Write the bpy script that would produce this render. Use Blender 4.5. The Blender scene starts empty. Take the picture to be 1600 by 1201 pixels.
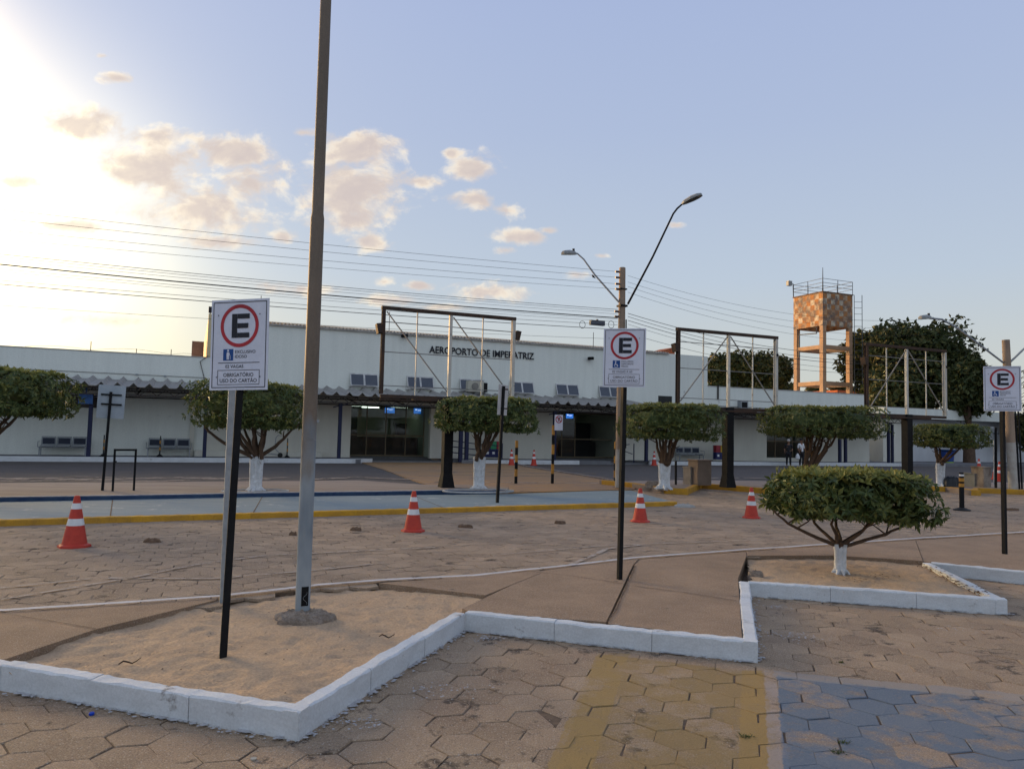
import bpy, math, random
from mathutils import Vector, Matrix, noise
random.seed(7)
R = math.radians
C = bpy.context.scene.collection
SC = bpy.context.scene

# ------------------------------------------------------------------ camera
CAM_H, PITCH, ROLL, FPX = 1.7, 3.6, 1.35, 1180.0     # eye height, tilt, focal length for a 1600 px wide picture
_f = Vector((0, math.cos(R(PITCH)), math.sin(R(PITCH))))
_r0 = Vector((1, 0, 0)); _u0 = _r0.cross(_f)
CR = math.cos(R(ROLL))*_r0 + math.sin(R(ROLL))*_u0
CU = -math.sin(R(ROLL))*_r0 + math.cos(R(ROLL))*_u0
cd = bpy.data.cameras.new('camera'); cam = bpy.data.objects.new('camera', cd); C.objects.link(cam)
cd.sensor_width = 36; cd.lens = FPX/1600*36; cd.clip_end = 3000; cd.clip_start = .05
M = Matrix((( CR.x, CU.x, -_f.x), (CR.y, CU.y, -_f.y), (CR.z, CU.z, -_f.z))).to_4x4()
M.translation = (0, 0, CAM_H); cam.matrix_world = M
SC.camera = cam
EYE = Vector((0, 0, CAM_H))
def ray(x, y): return CR*(x-800) + CU*(600.5-y) + _f*FPX
def G(x, y, z=0.0):                     # a spot on level ground, surveyed from the photograph
    d = ray(x, y); t = (z-CAM_H)/d.z; return EYE + d*t
def at(x, y, Y):                        # a point at a known distance Y
    d = ray(x, y); return EYE + d*(Y/d.y)

# ------------------------------------------------------------------ light
SUN_AZ, SUN_EL = 46.0, 4.6              # degrees left of the view, above the horizon
sd = Vector((-math.sin(R(SUN_AZ))*math.cos(R(SUN_EL)), math.cos(R(SUN_AZ))*math.cos(R(SUN_EL)), math.sin(R(SUN_EL))))
sl = bpy.data.lights.new('sun', 'SUN'); sl.energy = 4.0; sl.angle = R(.6); sl.color = (1, .56, .22)
so = bpy.data.objects.new('sun', sl); C.objects.link(so)
so.rotation_euler = (-sd).to_track_quat('-Z', 'Y').to_euler(); so.location = (-30, 30, 30)
SC.view_settings.view_transform = 'Standard'; SC.view_settings.look = 'None'
SC.view_settings.exposure = 0.70; SC.view_settings.gamma = 1

w = bpy.data.worlds.new('World'); SC.world = w; w.use_nodes = True
wt = w.node_tree; wt.nodes.clear()
def build_world():
    nt = wt; N = nt.nodes; L = nt.links
    def n(t, **k):
        a = N.new(t)
        for q, v in k.items(): setattr(a, q, v)
        return a
    def math_(op, a, b=None, c=None, clamp=False, tree=nt):
        m = tree.nodes.new('ShaderNodeMath'); m.operation = op; m.use_clamp = clamp
        for i, v in enumerate((a, b, c)):
            if v is None: continue
            if isinstance(v, (int, float)): m.inputs[i].default_value = v
            else: tree.links.new(v, m.inputs[i])
        return m.outputs[0]
    tc = n('ShaderNodeTexCoord')
    sky = n('ShaderNodeTexSky', sky_type='NISHITA', sun_disc=False)
    sky.sun_elevation = R(SUN_EL+3); sky.sun_rotation = R(-SUN_AZ); sky.altitude = 100
    sky.air_density = 1.0; sky.dust_density = 1.6; sky.ozone_density = 1.2
    # cloud cover, laid out by direction in the sky (u = x/y, v = z/y)
    grp = bpy.data.node_groups.new('cloud_field', 'ShaderNodeTree')
    grp.interface.new_socket('u', in_out='INPUT', socket_type='NodeSocketFloat')
    grp.interface.new_socket('v', in_out='INPUT', socket_type='NodeSocketFloat')
    grp.interface.new_socket('d', in_out='OUTPUT', socket_type='NodeSocketFloat')
    gi = grp.nodes.new('NodeGroupInput'); go = grp.nodes.new('NodeGroupOutput')
    u, v = gi.outputs['u'], gi.outputs['v']
    cl = [(115,192,70,24,1),(235,212,75,20,.9),(360,238,75,34,1),(225,268,100,38,1),(310,325,120,46,1),(395,292,70,40,1),
          (30,285,62,20,.9),(560,232,75,28,1),(478,208,34,9,.7),(552,306,80,46,1.15),(545,345,60,24,1),(576,378,34,18,1),(650,284,50,15,.75),(735,262,40,22,1),
          (704,240,22,11,1),(745,310,38,17,1),(792,328,30,17,1),(812,370,50,14,.95),(790,391,22,9,.8),(858,360,20,8,.8),
          (902,428,28,10,.9),(765,455,66,17,.9),(655,447,26,8,.8),(600,440,20,8,.7),(470,452,80,14,.8),(600,470,70,12,.7),(95,352,120,15,.7),
          (185,122,38,12,.7),(160,88,16,5,.6),(1055,352,18,7,.55),(345,378,90,16,.85),(160,500,170,18,.6),(690,480,60,8,.6),(440,370,30,14,.8),(940,400,20,6,.5)]
    F = None
    for (cx, cy, rx, ry, k) in cl:
        d = ray(cx, cy); d1 = ray(cx+rx, cy); d2 = ray(cx, cy-ry)
        u0, v0 = d.x/d.y, d.z/d.y
        a = (Vector((d1.x/d1.y, d1.z/d1.y))-Vector((u0, v0))).length
        b = (Vector((d2.x/d2.y, d2.z/d2.y))-Vector((u0, v0))).length
        du = math_('MULTIPLY', math_('SUBTRACT', u, u0, tree=grp), 1/a, tree=grp)
        dv = math_('MULTIPLY', math_('SUBTRACT', v, v0, tree=grp), 1/b, tree=grp)
        q = math_('MULTIPLY_ADD', du, du, math_('MULTIPLY', dv, dv, tree=grp), tree=grp)
        q = math_('SUBTRACT', k, math_('SQRT', q, tree=grp), tree=grp)
        F = q if F is None else math_('SMOOTH_MAX', F, q, .25, tree=grp)
    F = math_('MAXIMUM', F, -1.2, tree=grp)
    cb = grp.nodes.new('ShaderNodeCombineXYZ'); grp.links.new(u, cb.inputs[0]); grp.links.new(v, cb.inputs[1])
    def fbm(scale, det, tree, vec, sy=1.6):
        mp = tree.nodes.new('ShaderNodeMapping'); mp.inputs['Scale'].default_value = (scale, scale*sy, 1)
        tree.links.new(vec, mp.inputs[0])
        nz = tree.nodes.new('ShaderNodeTexNoise'); nz.inputs['Scale'].default_value = 1
        nz.inputs['Detail'].default_value = det; nz.inputs['Roughness'].default_value = .6
        nz.inputs['Distortion'].default_value = .35
        tree.links.new(mp.outputs[0], nz.inputs['Vector']); return nz.outputs[0]
    f1 = fbm(11, 9, grp, cb.outputs[0]); f2 = fbm(34, 8, grp, cb.outputs[0], 1.3)
    s = math_('MULTIPLY_ADD', math_('SUBTRACT', f1, .5, tree=grp), 2.9, math_('ADD', F, .12, tree=grp), tree=grp)
    s = math_('MULTIPLY_ADD', math_('SUBTRACT', f2, .5, tree=grp), 1.5, s, tree=grp)
    grp.links.new(s, go.inputs[0])
    mv = grp.nodes.new('ShaderNodeVectorMath'); mv.inputs[1].default_value = (-.020, .008, 0); grp.links.new(cb.outputs[0], mv.inputs[0])
    f3 = fbm(11, 5, grp, mv.outputs[0])
    grp.interface.new_socket('e', in_out='OUTPUT', socket_type='NodeSocketFloat')
    grp.links.new(math_('SUBTRACT', f1, f3, tree=grp), go.inputs[1])
    sx = n('ShaderNodeSeparateXYZ'); L.new(tc.outputs['Generated'], sx.inputs[0])
    Y = math_('MAXIMUM', sx.outputs[1], .02)
    U = math_('DIVIDE', sx.outputs[0], Y); V = math_('DIVIDE', sx.outputs[2], Y)
    def field(du, dv):
        g = n('ShaderNodeGroup', node_tree=grp)
        L.new(U, g.inputs[0]); L.new(V, g.inputs[1]); return g.outputs
    d0, ed = field(0, 0)
    front = math_('GREATER_THAN', sx.outputs[1], .05)
    def ss(x, lo, hi):
        m = n('ShaderNodeMapRange', interpolation_type='SMOOTHSTEP'); m.inputs[1].default_value = lo; m.inputs[2].default_value = hi
        L.new(x, m.inputs[0]); return m.outputs[0]
    cover = math_('MULTIPLY', ss(d0, -.12, .85), front)
    thick = ss(d0, .15, 1.1)
    edge = ss(ed, -.07, .11)          # sun side of each puff
    lit = math_('MULTIPLY', math_('SUBTRACT', 1.0, math_('MULTIPLY', thick, .85)), math_('ADD', math_('MULTIPLY', edge, .80), .22), clamp=True)
    # glow round the sun
    dt = n('ShaderNodeVectorMath', operation='DOT_PRODUCT'); L.new(tc.outputs['Generated'], dt.inputs[0])
    gdir = Vector((-math.sin(R(52)), math.cos(R(52)), math.tan(R(15)))).normalized(); dt.inputs[1].default_value = gdir
    cs = math_('MAXIMUM', dt.outputs['Value'], 0.0)
    g1 = math_('POWER', cs, 105.0); g2 = math_('POWER', cs, 7.0)
    def mix(a, b, f, mode='MIX'):
        m = n('ShaderNodeMix', data_type='RGBA', blend_type=mode)
        for s_, v_ in ((m.inputs['A'], a), (m.inputs['B'], b), (m.inputs[0], f)):
            if isinstance(v_, tuple): s_.default_value = (*v_, 1)
            elif isinstance(v_, (int, float)): s_.default_value = v_
            else: L.new(v_, s_)
        return m.outputs['Result']
    # elevation blend: high blue-lavender, pale near the horizon
    el = math_('ARCSINE', sx.outputs[2])
    hz = n('ShaderNodeMapRange'); hz.inputs[1].default_value = 0; hz.inputs[2].default_value = .62; L.new(el, hz.inputs[0])
    ramp = n('ShaderNodeValToRGB'); L.new(hz.outputs[0], ramp.inputs[0])
    cr = ramp.color_ramp; cr.elements[0].position = 0; cr.elements[0].color = (.42, .40, .33, 1)
    for p, c in ((.12, (.38, .40, .38)), (.32, (.32, .375, .445)), (.62, (.27, .325, .45))):
        e = cr.elements.new(p); e.color = (*c, 1)
    cr.elements[-1].position = 1; cr.elements[-1].color = (.235, .29, .45, 1)
    SKY_S = .05
    nish = n('ShaderNodeVectorMath', operation='SCALE'); L.new(sky.outputs[0], nish.inputs[0]); nish.inputs['Scale'].default_value = SKY_S
    base = mix(ramp.outputs[0], nish.outputs[0], .05)
    dt2 = n('ShaderNodeVectorMath', operation='DOT_PRODUCT'); L.new(tc.outputs['Generated'], dt2.inputs[0]); dt2.inputs[1].default_value = Vector((-math.sin(R(36)), math.cos(R(36)), math.tan(R(11.5)))).normalized()
    g3 = math_('POWER', math_('MAXIMUM', dt2.outputs['Value'], 0.0), 80.0)
    glow = n('ShaderNodeCombineXYZ')
    for i, (a, b, c_) in enumerate(((36, .12, .85), (25.5, .10, .70), (12, .07, .38))):
        L.new(math_('ADD', math_('MULTIPLY', g3, c_), math_('ADD', math_('MULTIPLY', g1, a), math_('MULTIPLY', g2, b))), glow.inputs[i])
    skyc = mix(base, glow.outputs[0], 1.0, 'ADD')
    lowf = ss(math_('ARCSINE', sx.outputs[2]), .0, .30); nearf = math_('MULTIPLY', math_('POWER', cs, 9.0), math_('SUBTRACT', 1.0, lowf))
    skyc = mix(skyc, (.42, .31, .05), math_('MULTIPLY', nearf, .9), 'ADD')
    dark = mix((.395, .34, .325), glow.outputs[0], .20, 'ADD')
    brt = mix((.74, .64, .48), glow.outputs[0], .45, 'ADD')
    cloud = mix(dark, brt, lit)
    allc = mix(skyc, cloud, math_('MULTIPLY', cover, .93))
    # the sky behind the viewer, made brighter as fill light for the facade and kerb fronts
    bk = ss(math_('MULTIPLY', sx.outputs[1], -1.0), -.15, .45)
    allc = mix(allc, (.40, .47, .56), math_('MULTIPLY', bk, .7))
    bg = n('ShaderNodeBackground'); bg.inputs[1].default_value = 1.0; L.new(allc, bg.inputs[0])
    out = n('ShaderNodeOutputWorld'); L.new(bg.outputs[0], out.inputs[0])
build_world()
w.cycles.sampling_method = 'MANUAL'; w.cycles.sample_map_resolution = 512

# ------------------------------------------------------------------ materials
MATS = {}
def mat(name, col, rough=.8, col2=None, scale=4.0, amt=.5, bump=0.0, bscale=30.0, metal=0.0, stretch=(1,1,1), fine=0.0,
        emit=None, estr=1.0, island=None, spec=.3, dirt=None, trans=0.0, hvar=None, bdist=.02, speck=None, holes=None):
    if name in MATS: return MATS[name]
    m = bpy.data.materials.new(name); m.use_nodes = True; nt = m.node_tree; N = nt.nodes; L = nt.links
    b = N['Principled BSDF']; b.inputs['Roughness'].default_value = rough; b.inputs['Metallic'].default_value = metal
    b.inputs['Specular IOR Level'].default_value = spec
    tc = N.new('ShaderNodeTexCoord')
    mp = N.new('ShaderNodeMapping'); mp.inputs['Scale'].default_value = stretch
    geo = N.new('ShaderNodeNewGeometry'); L.new(geo.outputs['Position'], mp.inputs[0])
    col2 = col2 or tuple(c*.72 for c in col)
    nz = N.new('ShaderNodeTexNoise'); nz.inputs['Scale'].default_value = scale; nz.inputs['Detail'].default_value = 8; nz.inputs['Roughness'].default_value = .65
    L.new(mp.outputs[0], nz.inputs['Vector'])
    rp = N.new('ShaderNodeMapRange'); rp.inputs[1].default_value = .5-.24*(1-amt); rp.inputs[2].default_value = .5+.24*(1-amt)
    L.new(nz.outputs[0], rp.inputs[0])
    mx = N.new('ShaderNodeMix'); mx.data_type = 'RGBA'; mx.inputs['A'].default_value = (*col, 1); mx.inputs['B'].default_value = (*col2, 1)
    L.new(rp.outputs[0], mx.inputs[0]); c = mx.outputs['Result']
    def mul(c, fac_sock, lo, hi, rg_=(0, 1)):
        r = N.new('ShaderNodeMapRange'); r.inputs[1].default_value = rg_[0]; r.inputs[2].default_value = rg_[1]; r.inputs[3].default_value = lo; r.inputs[4].default_value = hi; L.new(fac_sock, r.inputs[0])
        vm = N.new('ShaderNodeVectorMath'); vm.operation = 'SCALE'; L.new(c, vm.inputs[0]); L.new(r.outputs[0], vm.inputs['Scale']); return vm.outputs[0]
    if fine:
        n2 = N.new('ShaderNodeTexNoise'); n2.inputs['Scale'].default_value = bscale*1.7; n2.inputs['Detail'].default_value = 5
        L.new(geo.outputs['Position'], n2.inputs['Vector']); c = mul(c, n2.outputs[0], 1-fine, 1+fine, (.30, .70))
    if island: c = mul(c, geo.outputs['Random Per Island'], 1-island, 1+island)
    if hvar:                                     # second leaf colour on some leaves
        ramp = N.new('ShaderNodeValToRGB'); L.new(geo.outputs['Random Per Island'], ramp.inputs[0])
        ramp.color_ramp.elements[0].color = (*hvar[0], 1); ramp.color_ramp.elements[1].color = (*hvar[-1], 1)
        for i, h in enumerate(hvar[1:-1]): e = ramp.color_ramp.elements.new((i+1)/(len(hvar)-1)); e.color = (*h, 1)
        mm = N.new('ShaderNodeMix'); mm.data_type = 'RGBA'; mm.inputs[0].default_value = .75
        L.new(c, mm.inputs['A']); L.new(ramp.outputs[0], mm.inputs['B']); c = mm.outputs['Result']
    if dirt:                                     # (colour, scale, threshold) patches
        dc, ds, th = dirt
        n3 = N.new('ShaderNodeTexNoise'); n3.inputs['Scale'].default_value = ds; n3.inputs['Detail'].default_value = 10; n3.inputs['Roughness'].default_value = .7
        L.new(geo.outputs['Position'], n3.inputs['Vector'])
        r = N.new('ShaderNodeMapRange'); r.inputs[1].default_value = th; r.inputs[2].default_value = th+.07; L.new(n3.outputs[0], r.inputs[0])
        mm = N.new('ShaderNodeMix'); mm.data_type = 'RGBA'; L.new(r.outputs[0], mm.inputs[0]); L.new(c, mm.inputs['A']); mm.inputs['B'].default_value = (*dc, 1); c = mm.outputs['Result']
    if speck:                                    # pale aggregate showing in the surface
        vr = N.new('ShaderNodeTexVoronoi'); vr.inputs['Scale'].default_value = speck[1]; L.new(geo.outputs['Position'], vr.inputs['Vector'])
        r = N.new('ShaderNodeMapRange'); r.inputs[1].default_value = speck[2]; r.inputs[2].default_value = speck[2]*.5; L.new(vr.outputs['Distance'], r.inputs[0])
        wn = N.new('ShaderNodeMath'); wn.operation = 'MULTIPLY'; cs_ = N.new('ShaderNodeSeparateColor'); L.new(vr.outputs['Color'], cs_.inputs[0]); L.new(cs_.outputs[0], wn.inputs[0]); L.new(r.outputs[0], wn.inputs[1])
        mm = N.new('ShaderNodeMix'); mm.data_type = 'RGBA'; L.new(wn.outputs[0], mm.inputs[0]); L.new(c, mm.inputs['A']); mm.inputs['B'].default_value = (*speck[0], 1); c = mm.outputs['Result']
    L.new(c, b.inputs['Base Color'])
    if holes:
        nh = N.new('ShaderNodeTexNoise'); nh.inputs['Scale'].default_value = holes[0]; nh.inputs['Detail'].default_value = 10; nh.inputs['Roughness'].default_value = .7; L.new(geo.outputs['Position'], nh.inputs['Vector'])
        r = N.new('ShaderNodeMapRange'); r.inputs[1].default_value = holes[1]; r.inputs[2].default_value = holes[1]+.09; r.inputs[3].default_value = 1; r.inputs[4].default_value = 0; L.new(nh.outputs[0], r.inputs[0]); L.new(r.outputs[0], b.inputs['Alpha'])
    if bump:
        n4 = N.new('ShaderNodeTexNoise'); n4.inputs['Scale'].default_value = bscale; n4.inputs['Detail'].default_value = 8; n4.inputs['Roughness'].default_value = .65
        L.new(geo.outputs['Position'], n4.inputs['Vector'])
        bp = N.new('ShaderNodeBump'); bp.inputs['Strength'].default_value = bump; bp.inputs['Distance'].default_value = bdist
        L.new(n4.outputs[0], bp.inputs['Height']); L.new(bp.outputs[0], b.inputs['Normal'])
    if emit: b.inputs['Emission Color'].default_value = (*emit, 1); b.inputs['Emission Strength'].default_value = estr
    if trans:
        tb = N.new('ShaderNodeBsdfTranslucent'); L.new(c, tb.inputs[0]); ms = N.new('ShaderNodeMixShader'); ms.inputs[0].default_value = trans
        L.new(b.outputs[0], ms.inputs[1]); L.new(tb.outputs[0], ms.inputs[2]); L.new(ms.outputs[0], N['Material Output'].inputs[0])
    MATS[name] = m; return m

WALL = mat('white_wall', (.69,.71,.66), .85, (.62,.64,.595), 1.3, .15, .15, 14, stretch=(2.2,2.2,.14), fine=.06, dirt=((.40,.41,.40), .8, .64))
WALL_LOW = mat('cream_wall', (.60,.585,.51), .85, (.52,.50,.44), 1.1, .3, .1, 14, stretch=(1,1,.3), fine=.04)
WHITEK = mat('whitewash', (.57,.585,.60), .8, (.47,.48,.49), 3.2, .2, .22, 38, fine=.08, stretch=(1,1,2.5), dirt=((.21,.19,.175), 2.6, .60))
WHITET = mat('whitewashed_bark', (.68,.70,.73), .9, (.5,.5,.5), 12, .4, 1.0, 40, dirt=((.13,.10,.08), 9, .62))
YELK = mat('yellow_kerb_paint', (.52,.27,.02), .75, (.36,.19,.03), 3, .4, .4, 30, fine=.12, dirt=((.10,.07,.04), 4, .64))
BLUEWALK = mat('pale_blue_concrete', (.135,.19,.225), .8, (.19,.235,.255), 1.6, .25, .2, 40, fine=.12, dirt=((.36,.38,.37), 1.9, .60), stretch=(.5,2.2,1))
DBLUE = mat('dark_blue_paint', (.014,.034,.085), .7, (.03,.06,.11), 5, .4)
CONC = mat('brown_concrete', (.315,.215,.14), .92, (.235,.16,.105), 1.6, .35, .7, 90, fine=.34, speck=((.45,.38,.32), 70, .34), dirt=((.12,.095,.075), 2.3, .62))
MEDIAN = mat('median_concrete', (.215,.165,.135), .9, (.28,.23,.19), .8, .3, .4, 40, fine=.15, stretch=(.6,2.2,1), dirt=((.30,.27,.24), 1.3, .63))
PAVE = mat('terminal_pavement', (.16,.16,.17), .8, (.12,.12,.13), 2, .3, .2, 30)
ASPH = mat('asphalt', (.068,.058,.052), .85, (.092,.076,.066), 1.3, .35, .5, 80, fine=.15)
ORANGE = mat('worn_orange_paint', (.36,.19,.06), .8, (.20,.14,.10), 1.1, .25, .4, 40, fine=.15, stretch=(.5,2.4,1), dirt=((.12,.085,.065), 1.0, .58))
SAND = mat('sand', (.48,.34,.22), .95, (.40,.28,.18), 2.5, .1, .8, 30, bdist=.035, fine=.16, dirt=((.20,.135,.085), 4.2, .68))
SOIL = mat('joint_soil', (.07,.048,.034), .95, (.16,.11,.075), 12, .4, .6, 60)
GROUND = mat('bare_ground', (.13,.10,.08), .95, (.10,.08,.06), .3, .3)
BLACK = mat('black_metal', (.009,.009,.010), .75, (.014,.014,.015), 8, .4, .05, 40, spec=.12)
DNAVY = mat('navy_column_paint', (.008,.011,.04), .6, (.012,.016,.05), 6, .4)
STEELG = mat('galvanised_steel', (.22,.24,.26), .55, (.30,.32,.34), 9, .35, .1, 30, metal=.35)
RUST = mat('rusty_dark_steel', (.032,.024,.021), .85, (.07,.038,.024), 3, .35, .5, 30, dirt=((.10,.08,.07), 4, .66))
BWHITE = mat('flaking_white_steel', (.50,.48,.44), .7, (.42,.40,.36), 5, .35, .3, 30, dirt=((.13,.09,.06), 5, .60))
BARK = mat('bark', (.12,.075,.048), .95, (.065,.042,.028), 14, .35, 1.0, 40, stretch=(1,1,.3))
CONCPOLE = mat('pole_concrete', (.30,.22,.16), .9, (.22,.16,.12), 4, .35, .5, 30, stretch=(1,1,.3), fine=.1)
DARKW = mat('dark_interior', (.02,.021,.022), .6)
ROOFT = mat('weathered_roof_sheet', (.20,.185,.17), .9, (.36,.34,.31), 1.4, .3, .4, 20, stretch=(1,1,1), dirt=((.07,.06,.055), 2.2, .58))
CANOPY = mat('canopy_sheet', (.30,.29,.27), .9, (.22,.21,.20), 2, .3, .3, 20)
TRUSS = mat('truss_steel', (.035,.026,.024), .7)
REDC = mat('cone_orange', (.47,.045,.025), .55, (.38,.035,.022), 7, .4, fine=.06, bscale=20, dirt=((.30,.05,.03), 9, .68))
CWHITE = mat('cone_white_band', (.66,.66,.66), .45, (.55,.55,.56), 8, .4)
CBLACK = mat('rubber_black', (.015,.015,.015), .7)
YPOST = mat('post_yellow', (.45,.22,.03), .6, (.30,.14,.03), 7, .4)
PLATE = mat('sign_white', (.60,.615,.70), .4, (.55,.565,.645), 6, .35, fine=.03, bscale=30)
SRED = mat('sign_red', (.42,.025,.035), .5); SBLK = mat('sign_black', (.012,.013,.022), .5); SBLUE = mat('sign_blue', (.012,.07,.26), .5)
SPLATE_BACK = mat('sign_back', (.36,.40,.44), .5, (.30,.34,.38), 4, .4)
SCREEN = mat('screen_blue', (.02,.1,.4), .4, emit=(.03,.17,.62), estr=.6)
SCREENT = mat('screen_text', (.6,.7,.9), .4, emit=(.5,.65,1), estr=.8)
LAMPG = mat('lamp_body', (.26,.27,.27), .5, (.20,.21,.21), 8, .4)
LAMPL = mat('lamp_glass', (.10,.10,.09), .2)
BOXB = mat('beige_metal_box', (.22,.165,.13), .8, (.17,.13,.10), 3, .3, .2, 30, dirt=((.09,.07,.05), 5, .66))
WIRE = mat('cable_black', (.02,.02,.02), .6)
PAINTW = mat('road_paint_white', (.52,.50,.50), .8, (.40,.38,.37), 6, .4, .3, 40, fine=.1, dirt=((.24,.19,.16), 9, .60))
PAINTF = mat('faded_road_paint', (.37,.315,.27), .9, (.31,.26,.22), 5, .4, 0, 40, fine=.2, holes=(7, .50))

def glass_mat(name, tint, alpha):
    m = bpy.data.materials.new(name); m.use_nodes = True; N = m.node_tree.nodes; L = m.node_tree.links; N.remove(N['Principled BSDF'])
    a = N.new('ShaderNodeBsdfTransparent'); a.inputs[0].default_value = (*tint, 1); g = N.new('ShaderNodeBsdfGlossy'); g.inputs['Roughness'].default_value = .03
    fr = N.new('ShaderNodeFresnel'); fr.inputs[0].default_value = 1.5
    ms = N.new('ShaderNodeMixShader'); L.new(fr.outputs[0], ms.inputs[0]); L.new(a.outputs[0], ms.inputs[1]); L.new(g.outputs[0], ms.inputs[2])
    L.new(ms.outputs[0], N['Material Output'].inputs[0]); return m
GLASS = glass_mat('window_glass', (.62,.68,.64), .4)
DGLASS = mat('dark_pane', (.035,.045,.07), .12, (.045,.055,.08), 2, .4, spec=.5)

# paver material: per-stone colour, grit, painted bays placed by world position
def paver_mat(name, col, col2, bands=()):
    m = mat(name, col, .9, col2, 1.3, .3, 1.0, 70, fine=.34, island=.14, dirt=((.085,.062,.047), 3.1, .575), speck=((.46,.40,.34), 55, .34))
    nt = m.node_tree; N = nt.nodes; L = nt.links; b = N['Principled BSDF']
    geo = N.new('ShaderNodeNewGeometry'); sx = N.new('ShaderNodeSeparateXYZ'); L.new(geo.outputs['Position'], sx.inputs[0])
    c = b.inputs['Base Color'].links[0].from_socket
    def M_(op, a, b_=None, c_=None, clamp=False):
        q = N.new('ShaderNodeMath'); q.operation = op; q.use_clamp = clamp
        for i, v in enumerate((a, b_, c_)):
            if v is None: continue
            if isinstance(v, (int, float)): q.inputs[i].default_value = v
            else: L.new(v, q.inputs[i])
        return q.outputs[0]
    for (poly, pc, wear, wscale) in bands:
        cx = sum(p.x for p in poly)/len(poly); cy = sum(p.y for p in poly)/len(poly); msk = None
        for i in range(len(poly)):
            p, q = poly[i], poly[(i+1) % len(poly)]; nx, ny = (p.y-q.y), (q.x-p.x); ln = math.hypot(nx, ny); nx /= ln; ny /= ln
            if nx*(cx-p.x)+ny*(cy-p.y) < 0: nx, ny = -nx, -ny
            h = M_('MULTIPLY_ADD', sx.outputs[0], nx, M_('MULTIPLY_ADD', sx.outputs[1], ny, -(nx*p.x+ny*p.y)))
            msk = h if msk is None else M_('MINIMUM', msk, h)
        nz = N.new('ShaderNodeTexNoise'); nz.inputs['Scale'].default_value = 14; nz.inputs['Detail'].default_value = 6; L.new(geo.outputs['Position'], nz.inputs['Vector'])
        msk = M_('MULTIPLY', M_('MULTIPLY_ADD', M_('SUBTRACT', nz.outputs[0], .5), .05, msk), 90, clamp=True)
        nw = N.new('ShaderNodeTexNoise'); nw.inputs['Scale'].default_value = wscale; nw.inputs['Detail'].default_value = 12; nw.inputs['Roughness'].default_value = .72
        L.new(geo.outputs['Position'], nw.inputs['Vector'])
        isl = M_('MULTIPLY', M_('SUBTRACT', geo.outputs['Random Per Island'], .5), .10)
        wr = N.new('ShaderNodeMapRange'); wr.inputs[1].default_value = wear-.08; wr.inputs[2].default_value = wear+.08; wr.inputs[3].default_value = .80; wr.inputs[4].default_value = .06
        L.new(M_('ADD', nw.outputs[0], isl), wr.inputs[0])
        mm = N.new('ShaderNodeMix'); mm.data_type = 'RGBA'; L.new(M_('MULTIPLY', msk, wr.outputs[0]), mm.inputs[0]); L.new(c, mm.inputs['A']); mm.inputs['B'].default_value = (*pc, 1)
        c = mm.outputs['Result']
    L.new(c, b.inputs['Base Color']); return m

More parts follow.
